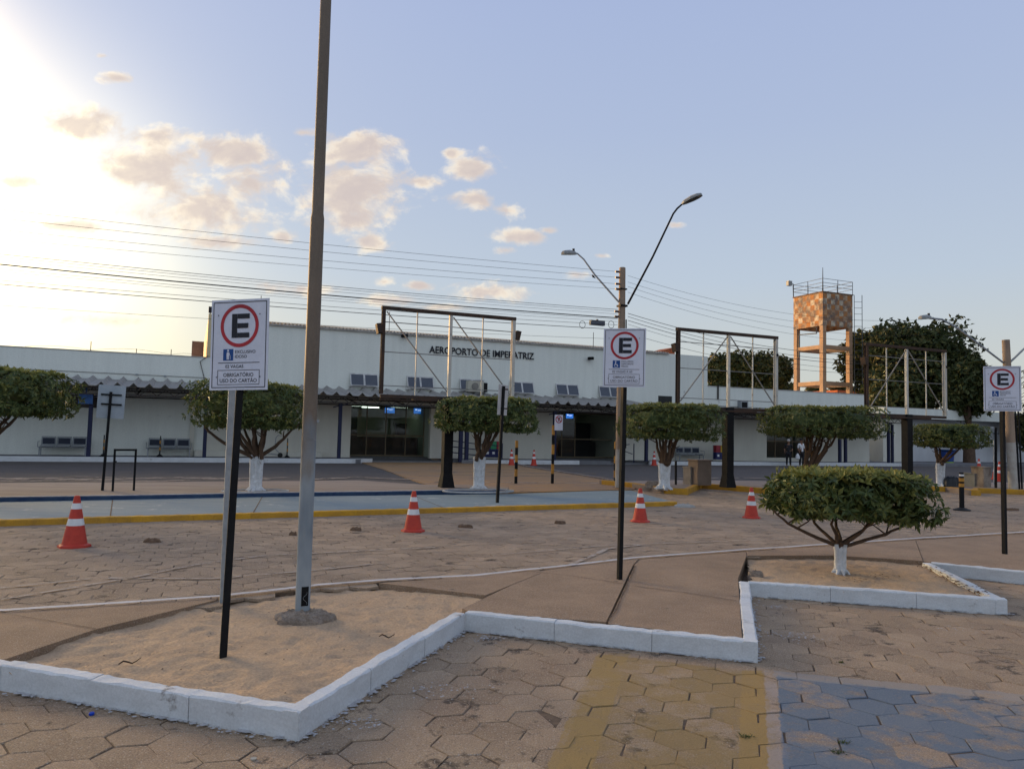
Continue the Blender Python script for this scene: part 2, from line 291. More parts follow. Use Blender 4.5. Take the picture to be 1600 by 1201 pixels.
# ------------------------------------------------------------------ mesh helpers
class MB:
    def __init__(s): s.v = []; s.f = []; s.mi = []; s.cur = 0
    def add(s, vs, fs):
        o = len(s.v); s.v += [Vector(p) for p in vs]; s.f += [tuple(i+o for i in f) for f in fs]; s.mi += [s.cur]*len(fs); return s
    def box(s, c, size, ax=None, az=None):           # centre, size, x axis dir, z axis dir
        ax = Vector(ax or (1,0,0)).normalized(); az = Vector(az or (0,0,1)).normalized(); ay = az.cross(ax).normalized(); ax = ay.cross(az)
        c = Vector(c); hx, hy, hz = (q/2 for q in size)
        vs = [c+ax*(i*hx)+ay*(j*hy)+az*(k*hz) for k in (-1,1) for i, j in ((-1,-1),(1,-1),(1,1),(-1,1))]
        return s.add(vs, [(3,2,1,0),(4,5,6,7),(0,1,5,4),(1,2,6,5),(2,3,7,6),(3,0,4,7)])
    def beam(s, a, b, w_, h_=None):
        a = Vector(a); b = Vector(b); d = b-a; h_ = h_ or w_
        up = Vector((0,0,1)) if abs(d.normalized().z) < .95 else Vector((-.39,.92,0))
        side = d.cross(up).normalized(); up = side.cross(d).normalized()
        vs = [p+side*(i*w_/2)+up*(j*h_/2) for p in (a, b) for i, j in ((-1,-1),(1,-1),(1,1),(-1,1))]
        return s.add(vs, [(0,1,2,3),(7,6,5,4),(0,4,5,1),(1,5,6,2),(2,6,7,3),(3,7,4,0)])
    def tube(s, pts, rad, n=8, cap=True):
        pts = [Vector(p) for p in pts]; m = len(pts)
        if not isinstance(rad, (list, tuple)): rad = [rad]*m
        rings = []; prev = None
        for i, p in enumerate(pts):
            t = (pts[min(i+1, m-1)]-pts[max(i-1, 0)]).normalized()
            if prev is None: a = t.orthogonal().normalized()
            else: a = (prev-t*prev.dot(t)).normalized()
            prev = a; b = t.cross(a)
            rings.append([p+(a*math.cos(2*math.pi*k/n)+b*math.sin(2*math.pi*k/n))*rad[i] for k in range(n)])
        vs = [q for r_ in rings for q in r_]
        fs = [(i*n+k, i*n+(k+1) % n, (i+1)*n+(k+1) % n, (i+1)*n+k) for i in range(m-1) for k in range(n)]
        if cap: fs += [tuple(reversed(range(n))), tuple((m-1)*n+k for k in range(n))]
        return s.add(vs, fs)
    def lathe(s, c, prof, n=24, sides=None):          # prof = [(r, z)]
        c = Vector(c); vs = [c+Vector((r_*math.cos(2*math.pi*k/n), r_*math.sin(2*math.pi*k/n), z)) for r_, z in prof for k in range(n)]
        m = len(prof); fs = [(i*n+k, i*n+(k+1) % n, (i+1)*n+(k+1) % n, (i+1)*n+k) for i in range(m-1) for k in range(n)]
        fs += [tuple(reversed(range(n))), tuple((m-1)*n+k for k in range(n))]
        return s.add(vs, fs)
    def prism(s, poly, z0, z1):
        n = len(poly); A = sum(poly[i][0]*poly[(i+1) % n][1]-poly[(i+1) % n][0]*poly[i][1] for i in range(n))
        if A < 0: poly = list(reversed(poly))
        vs = [(p[0], p[1], z0) for p in poly]+[(p[0], p[1], z1) for p in poly]
        return s.add(vs, [tuple(reversed(range(n))), tuple(range(n, 2*n))]+[(i, (i+1) % n, n+(i+1) % n, n+i) for i in range(n)])
    def quad(s, *p): return s.add(p, [tuple(range(len(p)))])
    def build(s, name, material, parent=None, smooth=False, origin=None):
        me = bpy.data.meshes.new(name)
        off = ROOT.get(parent.name, Vector()) if parent else Vector(origin or (0,0,0))
        rz = ROTZ.get(parent.name, 0) if parent else 0
        vs = [v-off for v in s.v]
        if rz: rm = Matrix.Rotation(-rz, 3, 'Z'); vs = [rm @ v for v in vs]
        me.from_pydata([tuple(v) for v in vs], [], s.f); me.update()
        for m in (material if isinstance(material, (list, tuple)) else [material]): me.materials.append(m)
        if s.cur or any(s.mi): me.polygons.foreach_set('material_index', s.mi)
        if smooth:
            me.polygons.foreach_set('use_smooth', [True]*len(me.polygons))
            try: me.set_sharp_from_angle(angle=R(40))
            except Exception: pass
        o = bpy.data.objects.new(name, me); C.objects.link(o)
        if parent:
            o.parent = parent; ROOT[o.name] = off; ROTZ[o.name] = rz
        elif origin: o.location = origin; ROOT[o.name] = Vector(origin)
        return o
ROOT = {}; ROTZ = {}
def thing(name, loc, label, cat, group=None):
    o = bpy.data.objects.new(name, None); C.objects.link(o); o.location = loc; o.empty_display_size = .2; ROOT[o.name] = Vector(loc)
    o['label'] = label; o['category'] = cat
    if group: o['group'] = group
    return o
def tag(o, label, cat, group=None):
    o['label'] = label; o['category'] = cat
    if group: o['group'] = group
    return o
def struct(o): o['kind'] = 'structure'; return o
def stuff(o, label, cat): o['kind'] = 'stuff'; o['label'] = label; o['category'] = cat; return o
def copy_tree(o, loc=None, rz=None, label=None, scale=None):
    c = o.copy(); C.objects.link(c)
    if loc is not None: c.location = loc
    if rz is not None: c.rotation_euler[2] = rz
    if scale is not None: c.scale = scale
    if label: c['label'] = label
    for ch in list(o.children):
        d = ch.copy(); C.objects.link(d); d.parent = c
        for g in list(ch.children):
            e = g.copy(); C.objects.link(e); e.parent = d
    return c
def text_mesh(txt, size, bold=.0, align='LEFT'):
    cu = bpy.data.curves.new('t', 'FONT'); cu.body = txt; cu.size = size; cu.offset = bold*size; cu.extrude = 0; cu.align_x = align
    cu.resolution_u = 3
    o = bpy.data.objects.new('t', cu); C.objects.link(o); bpy.context.view_layer.update()
    me = bpy.data.meshes.new_from_object(o.evaluated_get(bpy.context.evaluated_depsgraph_get()))
    vs = [v.co.copy() for v in me.vertices]; fs = [tuple(p.vertices) for p in me.polygons]
    bpy.data.objects.remove(o); bpy.data.meshes.remove(me); bpy.data.curves.remove(cu); return vs, fs
def put_text(mb, txt, origin, ax, up, size, bold=0, align='LEFT', width=None, depth=0.0):
    vs, fs = text_mesh(txt, size, bold, align); o = Vector(origin); ax = Vector(ax); up = Vector(up); nrm = ax.cross(up)
    x0 = min(v.x for v in vs); x1 = max(v.x for v in vs); sx = width/(x1-x0) if width else 1
    if align == 'CENTER': f = lambda v: v.x*sx
    else: f = lambda v: (v.x-x0)*sx
    P = [o+ax*f(v)+up*v.y for v in vs]
    mb.add(P, fs)
    if depth:
        mb.add([p+nrm*depth for p in P], fs)
        ed = {}
        for fc in fs:
            for i in range(len(fc)):
                e = (fc[i], fc[(i+1) % len(fc)]); ed[e] = ed.get(e, 0)+1
        n = len(P); bd = [e for e in ed if (e[1], e[0]) not in ed]
        mb.add(P+[p+nrm*depth for p in P], [(a, b, b+n, a+n) for a, b in bd])

# ------------------------------------------------------------------ street frame: everything along the terminal runs 23 degrees off
TH = R(23); UD = Vector((math.cos(TH), math.sin(TH), 0)); ND = Vector((-math.sin(TH), math.cos(TH), 0)); ZD = Vector((0,0,1))
K0 = G(540, 716.5, .22)
def FW(s, d, z): return Vector((K0.x, K0.y, 0)) + UD*s + ND*d + ZD*z       # along, behind kerb line, height
def FP(x, y, d):                                                          # pixel -> (s, z) on the plane d behind the kerb line
    r = ray(x, y); t = ((K0+ND*d-EYE).dot(ND))/r.dot(ND); P = EYE+r*t; return (P-K0).dot(UD), P.z
def XY(p): return (p[0], p[1])

# ------------------------------------------------------------------ ground layers
MB().quad((-900,-300,-.32), (900,-300,-.32), (900,1200,-.32), (-900,1200,-.32)).build('ground', GROUND)
struct(bpy.data.objects['ground'])

BZ = -.15        # level of the parking bays
zig = [G(-420,1000), G(0,1043), G(455,1117), G(481,1117), G(726,960), G(1184,1007), G(1170,911), G(1565,940), G(1583,938), G(1455,881), G(1600,895), G(2300,955)]
zig[2] = (zig[2]+zig[3])/2; del zig[3]
# k: 0 far left, 1 left edge, 2 near corner, 3 inner corner, 4 corner, 5, 6/7 corner, 8, 9, 10
zig[6] = (zig[6]+zig[7])/2; del zig[7]
d01 = (zig[2]-zig[1]).normalized(); zig[0] = zig[1]-d01*9
d0r = (zig[8]-zig[7]).normalized(); zig[9] = zig[8]+d0r*9
NK = len(zig)

# hexagonal pavers as one sheet of stones
def pip(x, y, poly):
    c = False; n = len(poly)
    for i in range(n):
        x1, y1 = poly[i][0], poly[i][1]; x2, y2 = poly[(i+1) % n][0], poly[(i+1) % n][1]
        if (y1 > y) != (y2 > y) and x < (x2-x1)*(y-y1)/(y2-y1)+x1: c = not c
    return c
def pavers(name, poly, top, a, rot, material, gap=.006, tilt=.012, jit=.003, origin=(0,0)):
    mb = MB(); rr = random.Random(hash(name) % 1000 if False else len(name))
    xs = [p[0] for p in poly]; ys = [p[1] for p in poly]; cx, cy = origin
    ca, sa = math.cos(rot), math.sin(rot); w_ = a*math.sqrt(3); h = a*1.5
    ext = max(max(xs)-min(xs), max(ys)-min(ys)); n = int(ext*1.3/h)
    mx, my = (min(xs)+max(xs))/2, (min(ys)+max(ys))/2
    for j in range(-n, n+1):
        for i in range(-n, n+1):
            lx = (i+.5*(j & 1))*w_; ly = j*h
            x = mx+ca*lx-sa*ly; y = my+sa*lx+ca*ly
            if not pip(x, y, poly): continue
            x += rr.gauss(0, jit); y += rr.gauss(0, jit); r1 = rot+rr.gauss(0, .012)
            tx, ty = rr.gauss(0, tilt), rr.gauss(0, tilt); dz = rr.gauss(0, .0015)+.004*noise.noise((x*1.3, y*1.3, 0))
            g = gap*rr.uniform(.3, 1.5); vs = []
            for (rad, z) in ((a-g-.004, 0), (a-g, -.005), (a-g, -.03)):
                for k in range(6):
                    an = r1+math.pi/6+k*math.pi/3+math.pi*0; q = rad*(1+rr.uniform(-.012, .012))
                    ox, oy = q*math.cos(an), q*math.sin(an); vs.append((x+ox, y+oy, top+z+dz+tx*ox+ty*oy))
            fs = [tuple(range(6))]+[(6*l+k, 6*(l+1)+k, 6*(l+1)+(k+1) % 6, 6*l+(k+1) % 6) for l in (0, 1) for k in range(6)]
            mb.add(vs, fs)
    return struct(mb.build(name, material))
bay_poly = [(-5,1.2), (1.2,1.2), (9,5.5), (9,11.4), (5.6,12.2), (4.6,9.0), (2.2,9.9), (1.4,7.9), (-.8,8.6), (-1.7,5.5), (-5,7.0)]
gb = lambda x, y: G(x, y, BZ)
bands = [([gb(935,1020), gb(1195,1052), gb(1232,1260), gb(845,1260)], (.30,.20,.08), .54, 3.0),
         ([gb(933,1018), gb(985,1020), gb(905,1260), gb(825,1260)], (.34,.225,.085), .58, 4.0),
         ([gb(1158,1046), gb(1192,1048), gb(1222,1300), gb(1150,1300)], (.35,.225,.08), .58, 4.0),
         ([gb(1193,1046), gb(1213,1048), gb(1250,1300), gb(1202,1300)], (.36,.30,.27), .53, 5.0),
         ([gb(1213,1054), gb(1700,1106), gb(1900,1360), gb(1234,1360)], (.10,.16,.235), .56, 2.6),
         ([gb(1207,1047), gb(1700,1093), gb(1700,1106), gb(1207,1057)], (.30,.27,.25), .62, 5.0)]
BAYM = paver_mat('bay_paver', (.37,.27,.18), (.27,.19,.13), bands)
ROADM = paver_mat('road_paver', (.34,.25,.175), (.26,.19,.135))
pavers('bay_pavers', bay_poly, BZ, .178, R(-17), BAYM, gap=.0028, tilt=.011, jit=.004)
MB().quad((-60,-30,BZ-.007), (60,-30,BZ-.007), (60,14,BZ-.007), (-60,14,BZ-.007)).build('parking_bay_bed', SOIL); struct(bpy.data.objects['parking_bay_bed'])

# white line between island and road; yellow kerb line
wl = [G(0,958), G(170,947), G(340,935), G(420,926), G(500,917), G(600,909), G(740,902), G(870,888), G(1000,873), G(1165,861), G(1300,852), G(1430,843), G(1600,833)]
wl = [wl[0]-d01*9]+wl+[wl[-1]+(wl[-1]-wl[-2])*8]
YA = G(0,822,0); YB = G(1058,790,0); YU = (YB-YA).normalized(); YN = Vector((-YU.y, YU.x, 0))
road_poly = [XY(p) for p in [G(-60,980), G(170,962), G(335,945), G(420,928), G(600,911), G(1000,882), G(1300,864), G(2100,815)]] + [XY(YB+YU*24+YN*2), XY(YB+YU*20+YN*9), XY(YB+YU*4+YN*6.3), XY(YB+YU*.2+YN*4.6), XY(YB+YN*.3), XY(YA-YU*1.5+YN*.3)]
pavers('road_pavers', road_poly, 0, .178, R(20), ROADM, gap=.003, tilt=.010)
rb = MB(); rb.prism([XY(wl[0]+Vector((0,-.2,0)))]+[XY(p+Vector((0,-.04,0))) for p in wl[1:-1]]+[XY(wl[-1]+Vector((0,-.1,0))), XY(YB+YU*40+YN*9), XY(YB+YU*.5+YN*9), XY(YB+YN*1.0), XY(YA-YU*30+YN*1.0)], -.25, -.008)
struct(rb.build('road_bed', SOIL))

# painted lines: strips with slightly ragged edges
def strip(name, pts, w_, z, material, seed=1, wob=.15):
    rr = random.Random(seed); P = []
    for a, b in zip(pts[:-1], pts[1:]):
        n = max(2, int((b-a).length/.12))
        for i in range(n): P.append(a.lerp(b, i/n))
    P.append(pts[-1]); vs = []
    for i, p in enumerate(P):
        t = (P[min(i+1, len(P)-1)]-P[max(i-1, 0)]).normalized(); nn = Vector((-t.y, t.x, 0))
        h = .02*noise.noise((p.x*.9, p.y*.9, seed))
        vs += [(p+nn*(w_/2*(1+rr.uniform(-wob, wob))+h)).to_tuple(), (p-nn*(w_/2*(1+rr.uniform(-wob, wob))-h)).to_tuple()]
    vs = [(x, y, z) for x, y, _ in vs]
    mb = MB(); mb.add(vs, [(2*i+2, 2*i+3, 2*i+1, 2*i) for i in range(len(P)-1)])
    return struct(mb.build(name, material))
strip('white_road_line', wl, .075, .03, PAINTW, 3)
for k, (pp, ww) in enumerate([([G(0,938), G(200,905), G(300,884), G(420,868), G(680,856)], .09), ([G(0,920), G(150,904), G(330,905), G(480,893), G(600,880)], .08),
              ([G(770,868), G(960,852), G(1140,846), G(1330,838), G(1470,826)], .06), ([G(890,884), G(950,858), G(1000,852)], .12)]):
    strip('faded_road_line', pp, ww*.6, .013, PAINTF, 10+k, .35)

# island slabs, kerb, sand
slabs = MB()
def slab(pts, z=.014): slabs.prism([XY(p) for p in pts], -.2, z)
far_l = zig[0]
slab([G(-2,1036)-d01*8.5, G(-2,1036)+Vector((0,.03,0)), G(150,985), G(338,939), G(340,936.5), G(170,949), G(0,959.5), wl[0]+Vector((0,-.03,0))])
slab([G(592,913), G(740,903.5), G(843,893), G(845,897), G(762,931), G(758,932.5)], .020)
slab([G(846,893), G(1000,874.5)+Vector((-.02,0,0)), G(989,884), G(947,974), G(735,957), G(722,953), G(766,932)], .016)
slab([G(1001,875), G(1165,863), G(1166,869), G(1153,905), G(1165,1002)+Vector((-.02,.03,0)), G(950,976), G(992,884)], .014)
slab([G(1166,863), G(1300,854), G(1430,845), G(1442,878), G(1430,877), G(1300,869), G(1168,869.5)], .018)
slab([G(1431,845), G(1600,835), wl[-1]+Vector((0,-.03,0)), zig[9]+Vector((0,.1,0)), zig[8]+Vector((0,.08,0)), zig[7]+Vector((.02,.08,0)), G(1443,878)], .013)
struct(slabs.build('island_pavement', CONC))
jb = MB()
def crackline(pts, w_=.012, z=.0225):
    P = []
    for a, b in zip(pts[:-1], pts[1:]):
        n = max(2, int((b-a).length/.08))
        P += [a.lerp(b, i/n) for i in range(n)]
    P.append(pts[-1]); vs = []
    for i, p in enumerate(P):
        t = (P[min(i+1, len(P)-1)]-P[max(i-1, 0)]).normalized(); nn = Vector((-t.y, t.x, 0)); o_ = nn*.012*noise.noise((p.x*4, p.y*4, 2)); ww = w_*(.6+.8*random.random())
        vs += [(p.x+o_.x+nn.x*ww/2, p.y+o_.y+nn.y*ww/2, z), (p.x+o_.x-nn.x*ww/2, p.y+o_.y-nn.y*ww/2, z)]
    jb.add(vs, [(2*i, 2*i+1, 2*i+3, 2*i+2) for i in range(len(P)-1)])
crackline([G(830,895), G(900,903), G(973,914)]); crackline([G(990,918), G(1070,928), G(1150,941)]); crackline([G(1050,885), G(1160,891)], .008)
crackline([G(993,886), G(960,960), G(949,975)], .016, .0215); crackline([G(0,945+16), G(90,975), G(150,986)], .008)
struct(jb.build('pavement_cracks', SOIL))

# kerb stones along the zigzag
def kerb_run(mb, a, b, w_, z0, z1, side, blk=.95, seed=0, rag=.004, ext0=0, ext1=0):
    rr = random.Random(seed); d = (b-a); L_ = d.length; t = d/L_; nn = Vector((-t.y, t.x, 0))*side
    a = a-t*ext0; L_ += ext0+ext1
    nb = max(1, round(L_/blk)); s0 = 0
    for i in range(nb):
        s1 = (i+1)*L_/nb; gap = .004 if i < nb-1 else 0
        n = max(3, int((s1-s0)/.045)); off = rr.gauss(0, .003); hz = rr.gauss(0, .002)
        prof = lambda p: ((0, z0), (0, z1-.012), (.012, z1), (w_-.012, z1), (w_, z1-.012), (w_, z0))
        vs = []
        for j in range(n+1):
            s_ = s0+(s1-gap-s0)*j/n
            for q, (o_, z) in enumerate(prof(0)):
                p = a+t*s_; k = 1 if 0 < q < 5 else 0
                e = noise.noise((p.x*9+q*3, p.y*9, seed))*rag*2.2*k+rr.gauss(0, rag*.35)*k
                e2 = noise.noise((p.x*3, p.y*3, q+seed))*.004
                pt = p+nn*(o_+off+e+e2); vs.append((pt.x, pt.y, z+hz+(e*.8 if k else 0)))
        m = len(prof(0)); fs = [(j*m+q, j*m+q+1, (j+1)*m+q+1, (j+1)*m+q) for j in range(n) for q in range(m-1)]
        fs += [tuple(range(m)), tuple(n*m+q for q in reversed(range(m)))]
        if side < 0: pass
        mb.add(vs, fs); s0 = s1
kb = MB(); KW = .115
for i in range(NK-1):
    a, b = zig[i], zig[i+1]
    kerb_run(kb, a, b, KW, BZ-.05, .018, 1, seed=i, ext0=(0 if i in (0,) else (-.0)), ext1=0)
struct(kb.build('white_kerb', WHITEK))
# splashed whitewash along the foot of the kerb
sp = MB(); rs = random.Random(5)
for i in range(1, NK-1):
    a, b = zig[i], zig[i+1]; L_ = (b-a).length; t = (b-a)/L_; nn = Vector((t.y, -t.x, 0))
    for q in range(min(220, int(L_*55))):
        s_ = rs.random()*L_; o_ = abs(rs.gauss(0, .035))+.002; p = a+t*s_+nn*o_; r_ = rs.uniform(.004, .018) if o_ > .02 else rs.uniform(.006, .034)
        k = rs.randint(5, 7); a0 = rs.random()*6
        sp.add([(p.x+r_*rs.uniform(.6,1.3)*math.cos(a0+6.283*j/k), p.y+r_*rs.uniform(.6,1.3)*math.sin(a0+6.283*j/k), BZ+.0125+q*2.5e-5) for j in range(k)], [tuple(range(k))])
for (px, py, n_, sr) in ((690,1082,60,.16), (1235,995,130,.14), (1215,950,60,.1), (1500,985,30,.12), (765,1000,60,.08), (560,1130,60,.1)):
    c0 = G(px, py, BZ)
    for q in range(n_):
        p = c0+Vector((rs.gauss(0, sr), rs.gauss(0, sr*.6), 0)); r_ = rs.uniform(.003, .012); k = 5
        sp.add([(p.x+r_*rs.uniform(.5,1.4)*math.cos(6.283*j/k), p.y+r_*rs.uniform(.5,1.4)*math.sin(6.283*j/k), BZ+.0170+q*2e-5) for j in range(k)], [tuple(range(k))])
stuff(sp.build('paint_splashes', mat('splash_paint', (.42,.42,.43), .9, (.32,.31,.31), 20, .4)), 'white paint specks splashed along the foot of the white kerb', 'paint specks')

def sand_bed(name, poly, z, amp, seed, step=.035):
    xs = [p[0] for p in poly]; ys = [p[1] for p in poly]; nx = int((max(xs)-min(xs))/step)+2; ny = int((max(ys)-min(ys))/step)+2
    idx = {}; mb = MB(); vs = []; fs = []
    def vtx(i, j):
        if (i, j) not in idx:
            x = min(xs)+i*step; y = min(ys)+j*step
            h = noise.noise((x*2.2, y*2.2, seed))*amp*1.1+noise.noise((x*7, y*9, seed+3))*amp*.7+noise.noise((x*15, y*22, seed+7))*amp*.42
            # footprints: shallow oval dips
            for (fx, fy, fa) in FEET.get(name, ()):
                dx, dy = x-fx, y-fy; u_ = dx*math.cos(fa)+dy*math.sin(fa); v_ = -dx*math.sin(fa)+dy*math.cos(fa); q = (u_/.13)**2+(v_/.05)**2
                if q < 2.2: h += -.014*math.exp(-q*1.2)+.006*math.exp(-(q-1.3)**2*4)
            idx[(i, j)] = len(vs); vs.append((x, y, z+h))
        return idx[(i, j)]
    for i in range(nx):
        for j in range(ny):
            if pip(min(xs)+(i+.5)*step, min(ys)+(j+.5)*step, poly): fs.append((vtx(i, j), vtx(i+1, j), vtx(i+1, j+1), vtx(i, j+1)))
    mb.add(vs, fs); o = mb.build(name, SAND, smooth=True); return struct(o)
rf = random.Random(11)
FEET = {'sand_bed': [(rf.uniform(-3.4, .2), rf.uniform(4.2, 8.2), rf.uniform(0, 3.1)) for _ in range(70)], 'sand_bed_by_tree': [(rf.uniform(2.4, 5.6), rf.uniform(8, 10.8), rf.uniform(0, 3.1)) for _ in range(14)]}
inn = lambda p, dx, dy: (p.x+dx, p.y+dy)
sand_bed('sand_bed', [inn(zig[1], -.05, .03), inn(zig[2], 0, .07), inn(zig[3], -.06, .04), XY(G(765,931)), XY(G(760,928)), XY(G(600,908)), XY(G(338,934)), XY(G(150,980)), XY(G(-2,1030))], -.032, .026, 1.0)
sand_bed('sand_bed_by_tree', [inn(zig[5], .06, .06), inn(zig[6], -.02, .06), inn(zig[7], -.09, .0), XY(G(1435,874)), XY(G(1300,866)), XY(G(1166,866))], -.034, .026, 4.0)

# far sidewalk with yellow kerb, blue strip, median
SWZ, MZ = .10, .16
kb = MB(); kerb_run(kb, YA-YU*14+ZD*0, YB, .16, -.03, SWZ, 1, blk=1.0, seed=40, rag=.004)
struct(kb.build('yellow_kerb', YELK))
walk_w = (G(400,772,SWZ)-YA).dot(YN)
sw = MB(); tip = G(985,764,SWZ)
sw.prism([XY(YA-YU*14+YN*.13), XY(YB+YN*.13-YU*.02), XY(G(985,765,SWZ)), XY(G(930,766,SWZ)), XY(G(780,771,SWZ)), XY(G(400,775,SWZ)), XY(G(0,783,SWZ)), XY(G(0,783,SWZ)-YU*14)], -.1, SWZ-.012)
struct(sw.build('blue_sidewalk', BLUEWALK))
cj = MB()
for (xa, ya, xb, yb) in ((176,780,172,808), (640,771,700,795), (410,775,395,801)):
    a, b = G(xa, ya, SWZ), G(xb, yb, SWZ); t = (b-a).normalized(); nn = Vector((-t.y, t.x, 0))*.01; z = ZD*(-.008)
    cj.quad(a-nn+z, a+nn+z, b+nn+z, b-nn+z)
struct(cj.build('sidewalk_joints', SOIL))
db = MB(); dp = [G(0,782,SWZ)-YU*14, G(0,782,SWZ), G(200,779,SWZ), G(400,775,SWZ), G(600,772,SWZ), G(700,770,SWZ), G(770,771,SWZ), G(790,769,SWZ)]
for i in range(len(dp)-1): kerb_run(db, dp[i], dp[i+1], .14, 0, MZ+.006, 1, blk=1.0, seed=60+i, rag=.003)
struct(db.build('blue_kerb', DBLUE))
wt_ = MB()
for i in range(len(dp)-2):
    t = (dp[i+1]-dp[i]).normalized(); nn = Vector((-t.y, t.x, 0)); a, b = dp[i]+nn*.13, dp[i+1]+nn*.13
    wt_.prism([XY(a), XY(b), XY(b+nn*.1), XY(a+nn*.1)], .02, MZ+.010)
struct(wt_.build('pale_kerb_edge', mat('pale_edge', (.42,.43,.44), .8, (.30,.30,.30), 6, .4)))
md = MB()
md.prism([XY(p+YN*.2) for p in dp[:-1]]+[XY(G(790,767,MZ)), XY(G(795,761,MZ)), XY(G(730,757,MZ)), XY(G(668,757,MZ)), XY(G(560,750,MZ)), XY(G(330,752,MZ)), XY(G(0,754,MZ)), XY(G(0,754,MZ)-UD*14)], .0, MZ)
struct(md.build('median_pavement', MEDIAN))
# right median behind its yellow kerb
ym = [G(985,763,0)+Vector((-.1,.1,0)), G(1040,768,0), G(1072,773,0), G(1095,764,0), G(1150,766,0), G(1200,771,0), G(1320,771,0), G(1470,768,0), G(1528,772,0), G(1600,770,0), G(1900,790,0)]
yk = MB()
ymk = [G(940,757,.02), G(990,763,0), G(1040,771,0), G(1074,773,0), G(1096,763,0), G(1150,767,0), G(1200,772,0), G(1230,763,0), G(1480,768,0), G(1510,772,0), G(1526,774,0), G(1529,770,0), G(1600,773,0)]
ymk.append(ymk[-1]+UD*14)
for i in range(len(ymk)-1): kerb_run(yk, ymk[i], ymk[i+1], .15, -.03, .17, 1, blk=1.0, seed=80+i, rag=.003)
struct(yk.build('yellow_kerb', YELK))
md = MB()
md.prism([XY(p+YN*.14) for p in ymk]+[XY(ymk[-1]+ND*3.2), XY(ymk[9]+ND*3.3), XY(ymk[5]+ND*3.0), XY(ymk[1]+ND*1.0)], 0, .155)
struct(md.build('median_pavement', MEDIAN))
# asphalt of the drop-off road
asp = MB(); asp.prism([XY(FW(-60,-.02,0)), XY(FW(90,-.02,0)), XY(FW(90,-30,0)), XY(FW(24,-15.2,0)), XY(FW(5,-15.2,0)), XY(FW(2,-15.7,0)), XY(FW(-60,-18,0))], -.2, .004)
struct(asp.build('asphalt_road', ASPH))
# drifts of pale dust where the median meets the asphalt
DUST = mat('dust_streak', (.30,.24,.19), .95, (.22,.17,.13), 3, .4, 0, 30, holes=(1.6, .52), stretch=(1,1,1))
for k, (pp, ww) in enumerate([([G(-40,748), G(60,747.5), G(150,749), G(280,746), G(420,749)], .5), ([G(-40,752), G(100,751), G(240,752), G(330,749), G(450,746)], .35), ([G(20,750), G(120,745), G(200,747)], .25), ([G(480,750), G(560,746), G(640,750)], .4), ([G(1060,748), G(1160,747), G(1220,749)], .4)]):
    strip('dust_streak', pp, ww, .012+.003*k, DUST, 30+k, .5)
struct(bpy.data.objects['dust_streak'])
# painted crossing
cr_ = MB()
poly = [G(548,717,.03), G(700,712,.03), G(800,722,.03), G(835,731,.03), G(1000,758,.03), G(990,764,.03), G(790,769,.03), G(745,770,.03), G(690,765,.03), G(668,757,.03), G(640,748,.03), G(600,733,.03)]
cr_.prism([XY(p) for p in poly], -.05, .03); struct(cr_.build('crossing_paving', ORANGE))
ce = MB()
e1 = [G(800,724,.03), G(835,731,.03), G(900,741,.03), G(1000,758,.03)]
for i in range(3): kerb_run(ce, e1[i], e1[i+1], .14, -.02, .09, -1, blk=1, seed=90+i)
struct(ce.build('crossing_kerb', mat('brown_kerb', (.17,.13,.11), .9, (.24,.2,.17), 4, .4, .3, 30)))
st_ = MB()
for yy in (726, 730, 734.5, 739, 744):
    a, b = G(700,yy-2,.03), G(880+ (yy-726)*4,yy+1,.03); w_ = .16
    st_.prism([XY(a), XY(b), XY(b+ND*w_), XY(a+ND*w_)], .03, .0345)
struct(st_.build('crossing_stripes', mat('stripe_worn', (.16,.115,.085), .9, (.26,.17,.08), 2, .3, stretch=(.6,2,1))))
ws = MB(); a, b = G(745,753,.03), G(945,755,.03); ws.prism([XY(a), XY(b), XY(b+ND*.1), XY(a+ND*.1)], .03, .036); struct(ws.build('crossing_line', PAINTF))
# terminal pavement
tp = MB(); tp.prism([XY(FW(-60,.14,0)), XY(FW(.6,.14,0)), XY(FW(1.4,.9,0)), XY(FW(1.4,8,0)), XY(FW(-60,8,0))], -.2, .20)
tp.prism([XY(FW(1.404,.8,0)), XY(FW(6.0,.8,0)), XY(FW(6.0,8,0)), XY(FW(1.404,8,0))], -.2, .08)
tp.prism([XY(FW(6.004,.14,0)), XY(FW(14.9,.14,0)), XY(FW(14.9,8,0)), XY(FW(6.004,8,0))], -.2, .20)
tp.prism([XY(FW(14.904,.3,0)), XY(FW(17.4,.3,0)), XY(FW(17.4,8,0)), XY(FW(14.904,8,0))], -.2, .08)
tp.prism([XY(FW(17.404,.14,0)), XY(FW(95,.14,0)), XY(FW(95,8,0)), XY(FW(17.404,8,0))], -.2, .18)
struct(tp.build('terminal_pavement', PAVE))
wk = MB()
for (s0, s1) in ((-60,.3), (7.6,12.8), (17.4,38)): kerb_run(wk, FW(s0,0,0), FW(s1,0,0), .16, -.02, .215, 1, blk=1.0, seed=int(s0+99), rag=.002)
kerb_run(wk, FW(.3,0,0), FW(1.5,.8,0), .16, -.02, .21, 1, seed=3); kerb_run(wk, FW(6.1,.45,0), FW(7.6,0,0), .16, -.02, .21, 1, seed=4)
struct(wk.build('white_terminal_kerb', WHITEK))

